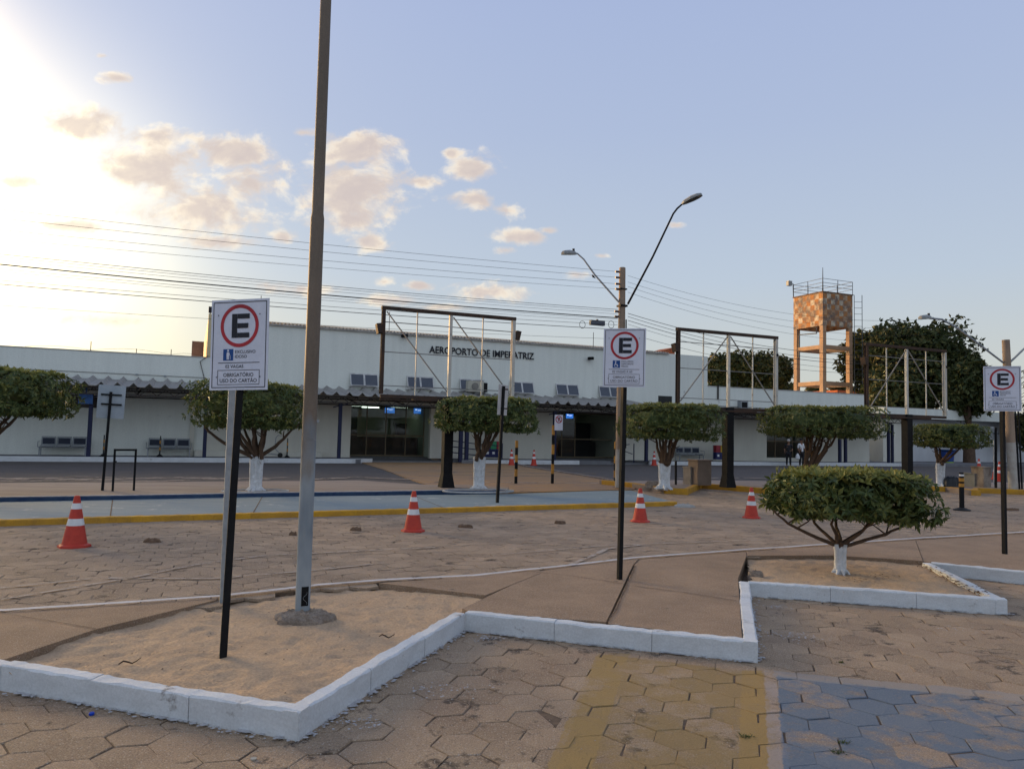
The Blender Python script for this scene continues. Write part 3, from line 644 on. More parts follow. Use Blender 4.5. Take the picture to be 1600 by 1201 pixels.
# ================================================================== the terminal
DW = 2.4                                    # facade behind the kerb line
T = thing('terminal_building', FW(0, DW, 0), 'long low white airport terminal with corrugated canopy and black lettering on its raised centre', 'airport terminal')
X3 = (UD, ZD)
def fbox(mb, s0, s1, d0, d1, z0, z1): return mb.box(FW((s0+s1)/2, (d0+d1)/2, (z0+z1)/2), (s1-s0, d1-d0, z1-z0), UD)
def part(name, mb, m, parent=T, **k): return mb.build(name, m, parent, **k)
HW, HC, HR = 4.93, 6.80, 4.89
SL, SC0, SC1, SR = -58, -6.4, 23.2, 37.2
# upper walls and lower walls (canopy meets the wall at 3.5)
mb = MB(); fbox(mb, SL, SC0, DW, DW+.3, .18, HW); fbox(mb, SL, SC0, DW+.302, DW+9, 3.9, HW-.35)
part('left_wing_wall', mb, WALL)
for a_ in ((SC0, .66, .18, 3.0), (4.95, 12.35, .18, 3.0), (17.2, 28.0, .16, 3.0), (32.0, SR, .16, 3.0), (28.0, 32.0, .16, .42)):
    mb = MB(); fbox(mb, a_[0], a_[1], DW-.004, DW+.3, a_[2], a_[3]); part('lower_wall', mb, WALL_LOW)
mb = MB(); fbox(mb, SC0, SC1, DW, DW+.3, 3.0, HC); part('front_wall', mb, WALL)
mb = MB(); fbox(mb, SC1-.25, SC1, DW+.3, DW+14, .2, HC-.05); part('side_wall', mb, WALL)
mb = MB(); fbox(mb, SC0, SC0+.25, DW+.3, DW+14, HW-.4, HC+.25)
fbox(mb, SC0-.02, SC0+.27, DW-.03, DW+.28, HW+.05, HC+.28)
part('side_wall', mb, mat('sunlit_white_wall', (.60,.50,.30), .85, (.5,.42,.26), 2, .3))  # white wall with the low sun's yellow put into its colour
mb = MB(); n_ = 10
P = [(DW+3.2+1.1*math.cos(a), HW+.05+1.15*math.sin(a)) for a in [math.pi*i/n_ for i in range(n_+1)]]
mb.add([FW(SC0-.012, d, z) for d, z in P], [tuple(range(n_+1))]); part('side_arch', mb, mat('arch_ochre', (.35,.17,.03), .8))
mb = MB(); fbox(mb, SC1, SR, DW+.004, DW+.3, 3.0, HR); fbox(mb, SR-.25, SR, DW+.3, DW+8, .2, HR-.1); part('right_wing_wall', mb, WALL)
mb = MB(); fbox(mb, SC1, SR-.2, DW+.302, DW+8, 3.9, HR-.35); part('flat_roof', mb, ROOFT)
mb = MB(); fbox(mb, SL, SR, DW+13.9, DW+14.1, 0, 4.2); part('back_wall', mb, WALL_LOW)
# thin cap on parapets
CAPM = mat('cap_grey', (.30,.29,.27), .9, (.45,.44,.42), 3, .4)
mb = MB(); fbox(mb, SL, SC0-.03, DW-.02, DW+.32, HW+.002, HW+.05); part('parapet_cap', mb, CAPM); mb = MB(); fbox(mb, SC1+.003, SR, DW-.02, DW+.32, HR+.002, HR+.05); part('parapet_cap', mb, CAPM)
# corrugated roof of the raised centre
def corrugated(mb, s0, s1, d0, z0, d1, z1, pitch, amp, shape='sin', th=.012, n=8):
    L_ = s1-s0; N_ = int(L_/pitch*n); prof = []
    for i in range(N_+1):
        ph = (i/n) % 1
        if shape == 'sin': h = amp*.5*math.sin(2*math.pi*ph)
        else: h = amp*max(0, 1-abs(ph-.5)/.27)-amp*.3
        prof.append((s0+i*pitch/n, h))
    dn = math.hypot(d1-d0, z1-z0); vs = []
    for (d, z) in ((d0, z0), (d1, z1)):
        vs += [FW(s, d, z+h) for s, h in prof]
    m = len(prof); vs += [v-ZD*th for v in vs]
    fs = [(i, i+1, m+i+1, m+i) for i in range(m-1)]+[(2*m+i, 3*m+i, 3*m+i+1, 2*m+i+1) for i in range(m-1)]
    fs += [(i, 2*m+i, 2*m+i+1, i+1) for i in range(m-1)]
    mb.add(vs, fs)
mb = MB(); corrugated(mb, SC0+.3, 20.2, DW-.10, HC+.05, DW+7, HC+1.05, .18, .05, n=6); corrugated(mb, SC0+.3, 20.2, DW+7, HC+1.05, DW+14, HC+.05, .18, .05, n=6)
part('roof', mb, ROOFT)
mb = MB(); fbox(mb, SC0+.3, 20.2, DW-.11, DW-.03, HC-.06, HC+.02); part('roof_edge', mb, mat('edge_tile', (.24,.22,.20), .9, (.42,.40,.37), 6, .3, stretch=(1,1,1), dirt=((.08,.07,.06), 5, .60)))
# rooftop structures
mb = MB(); fbox(mb, 20.5, 22.1, DW+2.2, DW+3.6, HC-.3, HC+.1)
mb.add([FW(19.5, DW+2, HC-.1), FW(22.1, DW+2, HC-.1), FW(22.1, DW+2, HC+.72), FW(19.5, DW+3.8, HC-.1), FW(22.1, DW+3.8, HC-.1), FW(22.1, DW+3.8, HC+.72)], [(0,1,2), (5,4,3), (0,2,5,3), (1,4,5,2)])
part('rooftop_gable', mb, mat('brick_red', (.20,.06,.03), .9, (.28,.09,.04), 4, .4))
mb = MB(); fbox(mb, -7.1, -6.55, DW+1.2, DW+1.8, HW-.1, HW+.9); part('chimney', mb, mat('brick_pink', (.20,.12,.095), .9, (.15,.09,.07), 8, .4))
# antennas and lightning rods along the parapet
for s, z0, h in ((-4.0, HC, 1.45), (2.6, HC, 1.2), (15.1, HC, 1.0), (16.3, HC, .8), (21.3, HC-.2, 1.0), (-9.5, HW, .28), (-11.4, HW, .5), (-8.0, HW, .35), (25.9, HR, .5)):
    mb = MB(); mb.tube([FW(s, DW+.4, z0-.1), FW(s, DW+.4, z0+h)], .018, 5); part('lightning_rod', mb, TRUSS)
mb = MB(); mb.tube([FW(-6.35, DW+.1, HC+.2), FW(-6.35, DW+.1, HC+.62)], .03, 5); mb.box(FW(-6.35, DW+.1, HC+.5), (.16,.1,.3), UD); part('camera_bracket', mb, TRUSS)
for a, b in ((-14, -11.4), (-11.4, -8.0), (-8.0, -6.6)):
    mb = MB(); mb.tube([FW(a+(b-a)*t, DW+.4, HW+.10+.16*math.sin(math.pi*t)*(1 if a == -11.4 else .6)) for t in (0,.2,.4,.6,.8,1)], .008, 4); part('rod_cable', mb, TRUSS)
# clerestory windows: pairs of top-hung panes pushed open
for k, sx_ in enumerate((1.25, 4.28, 7.25, 10.25, 13.15, 16.0, 18.9)):
    if k == 6: continue
    fr = MB(); z1, z0, wd = 4.52, 3.93, .68; op = .26
    for q in (-1, 1):
        c0 = sx_+q*(wd/2+.025); a = FW(c0-wd/2, DW-.03, z1); b = FW(c0+wd/2, DW-.03, z1); c = FW(c0+wd/2, DW-op, z0); d = FW(c0-wd/2, DW-op, z0)
        for p_, q_ in ((a,b),(b,c),(c,d),(d,a)): fr.beam(p_, q_, .035, .03)
    fr.box(FW(sx_, DW-.06, z0-.06), (1.55, .12, .05), UD); fr.box(FW(sx_, DW-.02, z1+.03), (1.5, .04, .04), UD)
    f = part('window', fr, mat('window_frame_white', (.62,.62,.62), .6))
    for q in (-1, 1):
        pn = MB(); c0 = sx_+q*(wd/2+.025); h = .015
        pn.quad(FW(c0-wd/2+h, DW-.03-.008, z1-h), FW(c0-wd/2+h, DW-op-.006, z0+h), FW(c0+wd/2-h, DW-op-.006, z0+h), FW(c0+wd/2-h, DW-.03-.008, z1-h))
        pn.build('pane', DGLASS, f)
mb = MB(); fbox(mb, 19.5, 20.5, DW-.02, DW+.02, 3.7, 4.15); part('vent_opening', mb, DARKW)
for (s0, s1) in ((-13.2, -12.35), (-12.15, -10.9)):
    mb = MB(); fbox(mb, s0, s1, DW-.03, DW+.01, 2.35, 2.85); part('window', mb, mat('brown_pane', (.03,.02,.018), .3))
# canopy: big-profile sheets on trusses over columns
CZ = 3.32
mb = MB(); corrugated(mb, SL, 17.3, -.55, CZ, DW, CZ+.42, .62, .17, 'trap', .02, 12); part('canopy_roof', mb, CANOPY)
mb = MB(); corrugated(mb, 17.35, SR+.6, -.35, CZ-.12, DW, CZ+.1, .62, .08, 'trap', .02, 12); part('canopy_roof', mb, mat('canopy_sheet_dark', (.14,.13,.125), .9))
mb = MB()
for d in (-.35, DW-.15):
    mb.beam(FW(-30, d, CZ-.14), FW(SR, d, CZ-.14), .05); mb.beam(FW(-30, d, CZ-.42), FW(SR, d, CZ-.42), .05)
for i in range(int((SR+14)/.35)):
    s = -14+i*.35; up = i % 2
    mb.beam(FW(s, -.35, CZ-.14 if up else CZ-.42), FW(s+.35, -.35, CZ-.42 if up else CZ-.14), .025)
for i in range(22):
    s = -14+i*2.4; mb.beam(FW(s, -.35, CZ-.14), FW(s, DW-.1, CZ+.2), .06, .10); mb.beam(FW(s, -.35, CZ-.42), FW(s, DW-.1, CZ-.1), .04, .05)
part('canopy_truss', mb, TRUSS)
COLS = [-10.97, -6.35, -.3, 11.33, 17.24, 32.1, 36.5]
for s in COLS:
    mb = MB(); mb.beam(FW(s, .2, .2), FW(s, .2, CZ-.4), .16); mb.beam(FW(s-.12, .2, .206), FW(s+.12, .2, .206), .24, .012); mb.beam(FW(s-.35, .2, CZ-.62), FW(s+.35, .2, CZ-.44), .05)
    part('column', mb, DNAVY)
mb = MB(); mb.beam(FW(5.95, .25, .1), FW(5.95, .25, CZ-.4), .18); mb.beam(FW(6.28, .25, .1), FW(6.28, .25, CZ-.4), .18); mb.beam(FW(6.115, .25, 2.6), FW(6.115, .25, CZ-.45), .1); part('column', mb, DNAVY)
mb = MB(); mb.beam(FW(32.6, .2, .2), FW(32.6, .2, CZ-.5), .16); part('column', mb, DNAVY); mb = MB(); mb.beam(FW(36.85, .2, .2), FW(36.85, .2, CZ-.5), .14); part('column', mb, DNAVY)
# wall pilasters and bases
mb = MB(); fbox(mb, -6.75, -5.2, DW-.35, DW-.01, .2, .48); part('plinth', mb, WALL_LOW); mb = MB(); fbox(mb, -7.0, -6.8, DW-.12, DW-.006, .2, 3.0); part('pilaster', mb, WALL_LOW); mb = MB(); fbox(mb, -2.5, -.8, DW-.3, DW-.01, .2, .45); part('plinth', mb, WALL_LOW)
# raised lettering
mb = MB(); put_text(mb, 'AEROPORTO DE IMPERATRIZ', FW(4.74, DW-.03, 5.88), UD, ZD, .54, .012, width=6.25, depth=.03)
part('lettering', mb, SBLK)
# floodlights on the facade
for s, z in ((3.3, HC-.12), (14.6, 6.15)):
    mb = MB(); mb.box(FW(s, DW-.22, z), (.34,.16,.16), UD, (0,-.3,1)); mb.beam(FW(s, DW-.2, z+.05), FW(s, DW, z+.05), .04); part('floodlight', mb, BLACK)
# conduit on the right wing wall
mb = MB(); mb.tube([FW(24.0, DW-.05, HR+.1), FW(24.0, DW-.05, 4.1)], .05, 6); part('conduit', mb, TRUSS); mb = MB(); mb.tube([FW(-14, DW-.03, 3.98), FW(SC0, DW-.03, 3.96)], .012, 4); part('conduit', mb, TRUSS); mb = MB(); mb.tube([FW(19.0, DW-.03, 3.7), FW(35, DW-.03, 3.62)], .02, 4); part('conduit', mb, TRUSS); mb = MB()
mb.tube([FW(SC0+.05, DW-.05, HW+.1), FW(SC0-.3, DW-.05, HW-.2), FW(SC0-.1, DW-.05, HW-.9), FW(SC0, DW-.05, 3.4)], .018, 5); part('conduit', mb, TRUSS)
for s, z, hh in ((13.85, 3.98, .3), (-8.2, 3.95, .08), (-9.4, 3.97, .06)):
    mb = MB(); mb.box(FW(s, DW-.06, z), (.1,.08,hh), UD); part('junction_box', mb, STEELG)

# --- entrances: deep glazed rooms behind the facade
LIT = mat('ceiling_tube', (.8,.8,.8), .5, emit=(.85,1,.88), estr=3.6)
INW = mat('interior_wall', (.34,.37,.30), .8, (.30,.33,.27), 1, .3)
DFLOOR = mat('interior_floor', (.07,.07,.07), .35)
def room(s0, s1, d0, d1, z0, z1, wallm, lights):
    mb = MB(); fbox(mb, s0-.2, s0, d0, d1, z0, z1); fbox(mb, s1, s1+.2, d0, d1, z0, z1); fbox(mb, s0-.2, s1+.2, d1, d1+.2, z0, z1); part('interior_wall', mb, wallm)
    mb = MB(); fbox(mb, s0-.2, s1+.2, d0, d1+.2, z1, z1+.15); part('interior_ceiling', mb, INW)
    mb = MB(); fbox(mb, s0-.2, s1+.2, d0, d1+.2, z0-.15, z0+.235-.2); part('interior_floor', mb, DFLOOR)
    for (s, d) in lights:
        mb = MB(); fbox(mb, s-.5, s+.5, d-.06, d+.06, z1-.06, z1-.01); part('ceiling_light', mb, LIT)
GD = DW+1.2
room(.66, 4.95, DW+.3, DW+8, .2, 3.0, INW, [(1.7, GD+1.8), (4.0, GD+1.8), (2.8, GD+4)])
room(12.35, 17.2, DW+.3, DW+8, .2, 3.0, INW, [(14.2, GD+4.4)])
room(28.0, 32.0, DW+.3, DW+6, .2, 3.0, INW, [])
FRM = mat('bronze_frame', (.16,.12,.07), .5, (.12,.09,.05), 4, .4)
def front(s0, s1, mull, rail, d=GD, zt=2.92, gaps=()):
    fr = MB()
    for s in mull: fr.beam(FW(s, d, .24), FW(s, d, zt), .05)
    fr.beam(FW(s0, d, rail), FW(s1, d, rail), .07, .06); fr.beam(FW(s0, d, .27), FW(s1, d, .27), .06); fr.beam(FW(s0, d, zt), FW(s1, d, zt), .06)
    f = part('glass_front', fr, FRM)
    for a, b in zip(mull[:-1], mull[1:]):
        g = MB(); g.quad(FW(a, d+.004, .24), FW(b, d+.004, .24), FW(b, d+.004, zt), FW(a, d+.004, zt)); g.build('pane', GLASS, f)
    return f
front(.66, 4.95, [.68, 1.75, 2.8, 3.9, 4.93], 1.36)
front(12.35, 17.2, [12.4, 13.7, 14.6], 1.36, d=GD+.4); 
front(28.0, 32.0, [28.02, 28.8, 30.3, 31.2, 31.98], 1.5, d=DW+.12, zt=2.95)
mb = MB(); fbox(mb, 1.0, 1.7, GD+2.3, GD+2.6, .24, 2.75); part('interior_panel', mb, DARKW); mb = MB(); fbox(mb, 3.55, 4.15, GD+.7, GD+1.0, 1.40, 2.02); part('interior_panel', mb, DARKW)
mb = MB(); fbox(mb, .7, 4.9, GD+1.1, GD+1.7, .24, 1.25); part('counter', mb, DARKW)
mb = MB(); fbox(mb, 15.0, 17.1, GD+3.0, GD+3.2, .24, 2.4); part('interior_panel', mb, DARKW)
mb = MB(); fbox(mb, 12.5, 13.7, GD+2.0, GD+2.2, .24, 2.9); part('interior_panel', mb, DARKW); mb = MB(); fbox(mb, 14.7, 17.1, GD+2.3, GD+2.9, .24, 1.2); part('interior_panel', mb, DARKW)

# hanging screens (things of their own)
for k, (px, py, dd, sc) in enumerate(((609, 641, .75, 1), (654, 642, .75, 1), (890, 650, .9, .85))):
    s, z = FP(px, py, GD+dd) if k < 2 else FP(px, py, DW-.3)
    dd2 = GD+dd if k < 2 else DW-.3
    t = thing('information_screen', FW(s, dd2, z), ['blue lit screen hanging in the left glass entrance, nearest the dark door', 'blue lit screen hanging in the left glass entrance, beside the hedge-like tree crown', 'small blue lit screen above the doorway of the dark open entrance'][k], 'screen', 'blue screens over the entrances')
    mb = MB(); fbox(mb, s-.30*sc, s+.30*sc, dd2, dd2+.06, z-.17*sc, z+.17*sc); mb.tube([FW(s, dd2+.03, z+.17*sc), FW(s, dd2+.03, 3.02)], .02, 5); mb.build('casing', BLACK, t)
    mb = MB(); mb.quad(FW(s-.28*sc, dd2-.004, z-.15*sc), FW(s+.28*sc, dd2-.004, z-.15*sc), FW(s+.28*sc, dd2-.004, z+.15*sc), FW(s-.28*sc, dd2-.004, z+.15*sc)); mb.build('display', SCREEN, t)
    mb = MB(); n2 = ND*(-.007)
    for q, (a, b, h, z_) in enumerate(((-.2, -.08, .07, .04), (-.04, .2, .03, .05), (-.04, .14, .02, 0))):
        mb.quad(*[FW(s+i*sc, dd2-.008, z+j*sc) for i, j in ((a, z_), (b, z_), (b, z_+h), (a, z_+h))])
    mb.build('screen_text', SCREENT, t)
# small blue box on the left column
s, z = FP(140, 623, .0); mb = MB(); fbox(mb, s-.42, s+.12, -.02, .30, z-.22, z+.22)
mb.tube([FW(s-.15, .14, z+.2), FW(s-.15, .14, z+.55)], .03, 6)
tag(mb.build('hanging_box', mat('box_blue', (.03,.10,.28), .5), origin=tuple(FW(s, .1, z))), 'blue box hanging under the canopy by the leftmost navy column', 'hanging sign')

# air-conditioning unit on the canopy
s, z = FP(743, 604, 1.5)
t = thing('air_conditioner', FW(s, 1.5, z-.3), 'cream air conditioning unit standing on the canopy under the third window pair', 'air conditioner')
mb = MB(); fbox(mb, s-.5, s+.38, 1.25, 1.65, z-.28, z+.30); mb.build('casing', mat('ac_cream', (.42,.40,.33), .6, (.36,.34,.28), 4, .4), t)
mb = MB(); fbox(mb, s+.39, s+.62, 1.3, 1.6, z-.28, z+.22); mb.build('grille', BLACK, t)
mb = MB(); mb.lathe((0,0,0), [(.2,0), (.2,.02)], 20); vs = mb.v; mb.v = [FW(s-.12, 1.245, z)+UD*v.x+ZD*v.y-ND*v.z for v in vs]; mb.build('fan_guard', mat('fan_grey', (.2,.19,.17), .6), t)
s, z = FP(1163, 633, DW-.3); t = thing('air_conditioner', FW(s, DW-.3, z), 'small grey air conditioning unit on the right wing wall behind the middle billboard frame', 'air conditioner')
mb = MB(); fbox(mb, s-.3, s+.3, DW-.32, DW, z-.25, z+.3); mb.build('casing', STEELG, t)
mb = MB(); fbox(mb, s-.22, s+.22, DW-.33, DW-.322, z-.15, z+.2); mb.build('grille', BLACK, t)

# right-hand low building
s0, z_ = FP(1402, 655, 2.0)
B = thing('low_annex_building', FW(s0, 4, 0), 'low white flat-roofed building with deep fascia to the right of the terminal', 'building')
mb = MB(); fbox(mb, s0+.4, 84, 4.6, 12, .1, 3.4); mb.build('wall', mat('annex_wall', (.58,.59,.62), .85, (.5,.51,.54), 1, .3, stretch=(1,1,.25)), B)
mb = MB(); fbox(mb, s0-.2, 84, 2.9, 12.4, 3.404, 4.15); mb.build('roof', WALL, B)
s, z = FP(1537, 682, 4.6); f = MB(); fbox(f, s-.65, s+.65, 4.52, 4.598, z-.5, z+.5); f = f.build('window', mat('window_frame_white', (.6,.6,.6)), B)
mb = MB(); fbox(mb, s-.6, s-.02, 4.50, 4.515, z-.42, z+.42); fbox(mb, s+.05, s+.5, 4.50, 4.515, z-.3, z+.1); mb.build('pane', DARKW, f)
mb = MB(); fbox(mb, s0+.2, s0+3.2, 3.4, 4.59, .1, 3.40); mb.build('corner_wall', WALL_LOW, B)

# ------------------------------------------------------------------ benches
def bench(px, label):
    s, _ = FP(px, 700, 1.6); d = 1.75; z = .2
    t = thing('waiting_bench', FW(s, d, z), label, 'bench', 'three-seat benches against the terminal wall')
    for q in (-1, 0, 1):
        c0 = s+q*.60
        mb = MB(); fbox(mb, c0-.26, c0+.26, d+.22, d+.26, z+.46, z+.80); mb.tube([FW(c0-.27, d+.21, z+.44), FW(c0-.27, d+.24, z+.82), FW(c0+.27, d+.24, z+.82), FW(c0+.27, d+.21, z+.44)], .018, 6); bk = mb.build('backrest', STEELG, t)
        mb = MB(); fbox(mb, c0-.23, c0+.23, d+.205, d+.218, z+.50, z+.76); mb.build('cushion', mat('seat_navy', (.02,.028,.05), .6), bk)
        mb = MB(); fbox(mb, c0-.26, c0+.26, d-.22, d+.22, z+.40, z+.44); mb.build('seat', STEELG, t)
    mb = MB(); mb.beam(FW(s-.95, d, z+.36), FW(s+.95, d, z+.36), .06); mb.build('rail', STEELG, t)
    for q in (-1, 1):
        mb = MB(); mb.beam(FW(s+q*.88, d-.2, z), FW(s+q*.88, d-.2, z+.36), .045); mb.beam(FW(s+q*.88, d+.2, z), FW(s+q*.88, d+.2, z+.36), .045); mb.beam(FW(s+q*.88, d-.24, z+.34), FW(s+q*.88, d+.24, z+.34), .04)
        mb.tube([FW(s+q*.95, d-.2, z+.36), FW(s+q*.95, d-.2, z+.60), FW(s+q*.95, d+.22, z+.62)], .016, 5); mb.build('leg', STEELG, t)
bench(98, 'grey three-seat metal bench by the leftmost navy column'); bench(264, 'grey three-seat metal bench to the left of the small dark post, beyond the black hoop')
bench(1080, 'grey three-seat bench half hidden behind the trunk of the tree with rubble at its foot')

# short striped posts under the canopy
def cone_post(px, label, d=.9, h=.95):
    s, _ = FP(px, 700, d); t = thing('striped_post', FW(s, d, .2), label, 'post', 'short striped posts under the canopy')
    mb = MB(); mb.lathe(FW(s, d, .2), [(.16,0), (.15,.03), (.05,.12)], 12); mb.build('base', BLACK, t)
    mb = MB(); mb.lathe(FW(s, d, .2), [(.032,.12), (.028,h)], 8)
    mb.build('shaft', mat('post_black_yellow', (.03,.03,.03), .6), t)
    for q in (.3, .6): mb = MB(); mb.lathe(FW(s, d, .2), [(.036,q), (.036,q+.14)], 8); mb.build('yellow_band', YPOST, t)
cone_post(162, 'thin black and yellow post left of the black hoop, by the terminal wall'); cone_post(250, 'thin black and yellow post in front of the second bench'); cone_post(449, 'thin dark post beside the luggage trolley', 1.0)
# luggage trolley
s, _ = FP(432, 700, 1.3); d = 1.3; z = .2
t = thing('luggage_trolley', FW(s, d, z), 'grey luggage trolley parked at the wall behind the tree nearest the tall lamp post', 'trolley')
mb = MB(); mb.tube([FW(s+.25, d, z+.12), FW(s-.7, d, z+.22), FW(s-.72, d, z+.05)], .02, 6); mb.tube([FW(s+.2, d+.35, z+.12), FW(s-.7, d+.35, z+.22)], .02, 6); mb.build('platform', STEELG, t)
mb = MB(); mb.tube([FW(s+.2, d, z+.15), FW(s-.08, d, z+.45), FW(s-.05, d, z+.95), FW(s+.05, d, z+1.08), FW(s+.22, d, z+1.05)], .022, 6); mb.build('handle', STEELG, t)
for dx in (.18, -.62):
    wv = MB(); wv.lathe((0,0,0), [(.12 if dx > 0 else .06, -.02), (.12 if dx > 0 else .06, .02)], 16); wv.v = [FW(s+dx, d-.04, z+(.12 if dx > 0 else .06))+UD*v.x+ZD*v.y+ND*v.z for v in wv.v]; wv.build('wheel', CBLACK, t)

# recycling bins
def bins(px, cols, label, name='recycling_bins'):
    s, _ = FP(px, 712, .8); d = .8; z = .2; w_ = .34; n = len(cols)
    t = thing(name, FW(s, d, z), label, 'recycling bins')
    mb = MB(); mb.tube([FW(s-n*w_/2, d+.3, z), FW(s-n*w_/2, d+.3, z+1.0)], .02, 5); mb.tube([FW(s+n*w_/2, d+.3, z), FW(s+n*w_/2, d+.3, z+1.0)], .02, 5); mb.build('frame', STEELG, t)
    for i, c in enumerate(cols):
        x = s-n*w_/2+(i+.5)*w_
        mb = MB(); fbox(mb, x-w_/2+.01, x+w_/2-.01, d, d+.28, z+.12, z+.56); b = mb.build('bin', mat('bin_navy', (.015,.02,.09), .5), t)
        mb = MB(); fbox(mb, x-w_/2+.012, x+w_/2-.012, d-.005, d+.28, z+.565, z+.98); mb.build('lid_panel', mat('bin_%d' % int(c[0]*100+c[1]*10+c[2]*1000), c, .5), t)
        mb = MB(); fbox(mb, x-.07, x+.07, d-.006, d-.002, z+.3, z+.42); mb.build('emblem', CWHITE, b)
bins(771, [(.02,.05,.2), (.03,.22,.10), (.25,.02,.03)], 'recycling bins with green and red panels behind the trunk of the tree at the crossing')
bins(1133, [(.35,.02,.02), (.45,.30,.02), (.03,.04,.15), (.02,.03,.18)], 'row of recycling bins with red and yellow panels behind the middle billboard post')
# ramp handrail
s0 = 5.2; t = thing('ramp_handrail', FW(6.9, .6, .2), 'dark blue three-bar handrail beside the crossing, left of the recycling bins', 'handrail')
mb = MB()
for z in (.45, .75, 1.05): mb.tube([FW(5.6, .5, z+.12), FW(6.8, .5, z), FW(8.4, .5, z-.12)], .025, 6)
mb.build('rails', DNAVY, t)
for s in (5.6, 7.0, 8.4):
    mb = MB(); mb.tube([FW(s, .5, .1), FW(s, .5, 1.1)], .025, 6); mb.build('post', DNAVY, t)
s0 = 17.5; t = thing('entrance_handrail', FW(16.6, .6, .2), 'dark handrail at the right side of the dark open entrance', 'handrail')
mb = MB(); mb.tube([FW(16.3, .5, 1.15), FW(15.9, .5, 1.1), FW(16.0, .5, .75), FW(16.5, .5, .6)], .025, 6); mb.build('rails', DNAVY, t)
mb = MB(); mb.tube([FW(16.6, .5, .1), FW(16.6, .5, 1.2)], .03, 6); mb.build('post', DNAVY, t)

# ================================================================== street furniture
def frame_tb(px, py, z, ang):      # local frame of a plate standing at a ground pixel
    p = G(px, py, z); a = R(ang); return p, Vector((math.cos(a), math.sin(a), 0)), Vector((-math.sin(a), math.cos(a), 0))
def ring(mb, c, ax, up, ro, ri, n=48):
    vs = [];
    for k in range(n):
        a = 2*math.pi*k/n; e = ax*math.cos(a)+up*math.sin(a); vs += [c+e*ro, c+e*ri]
    mb.add(vs, [(2*k, 2*k+1, (2*k+3) % (2*n), (2*k+2) % (2*n)) for k in range(n)])
def disc(mb, c, ax, up, r_, n=24, sx=1.0): mb.add([c+ax*(r_*sx*math.cos(2*math.pi*k/n))+up*(r_*math.sin(2*math.pi*k/n)) for k in range(n)], [tuple(range(n))])
def rect(mb, c, ax, up, w_, h_): mb.add([c-ax*w_/2-up*h_/2, c+ax*w_/2-up*h_/2, c+ax*w_/2+up*h_/2, c-ax*w_/2+up*h_/2], [(0,1,2,3)])

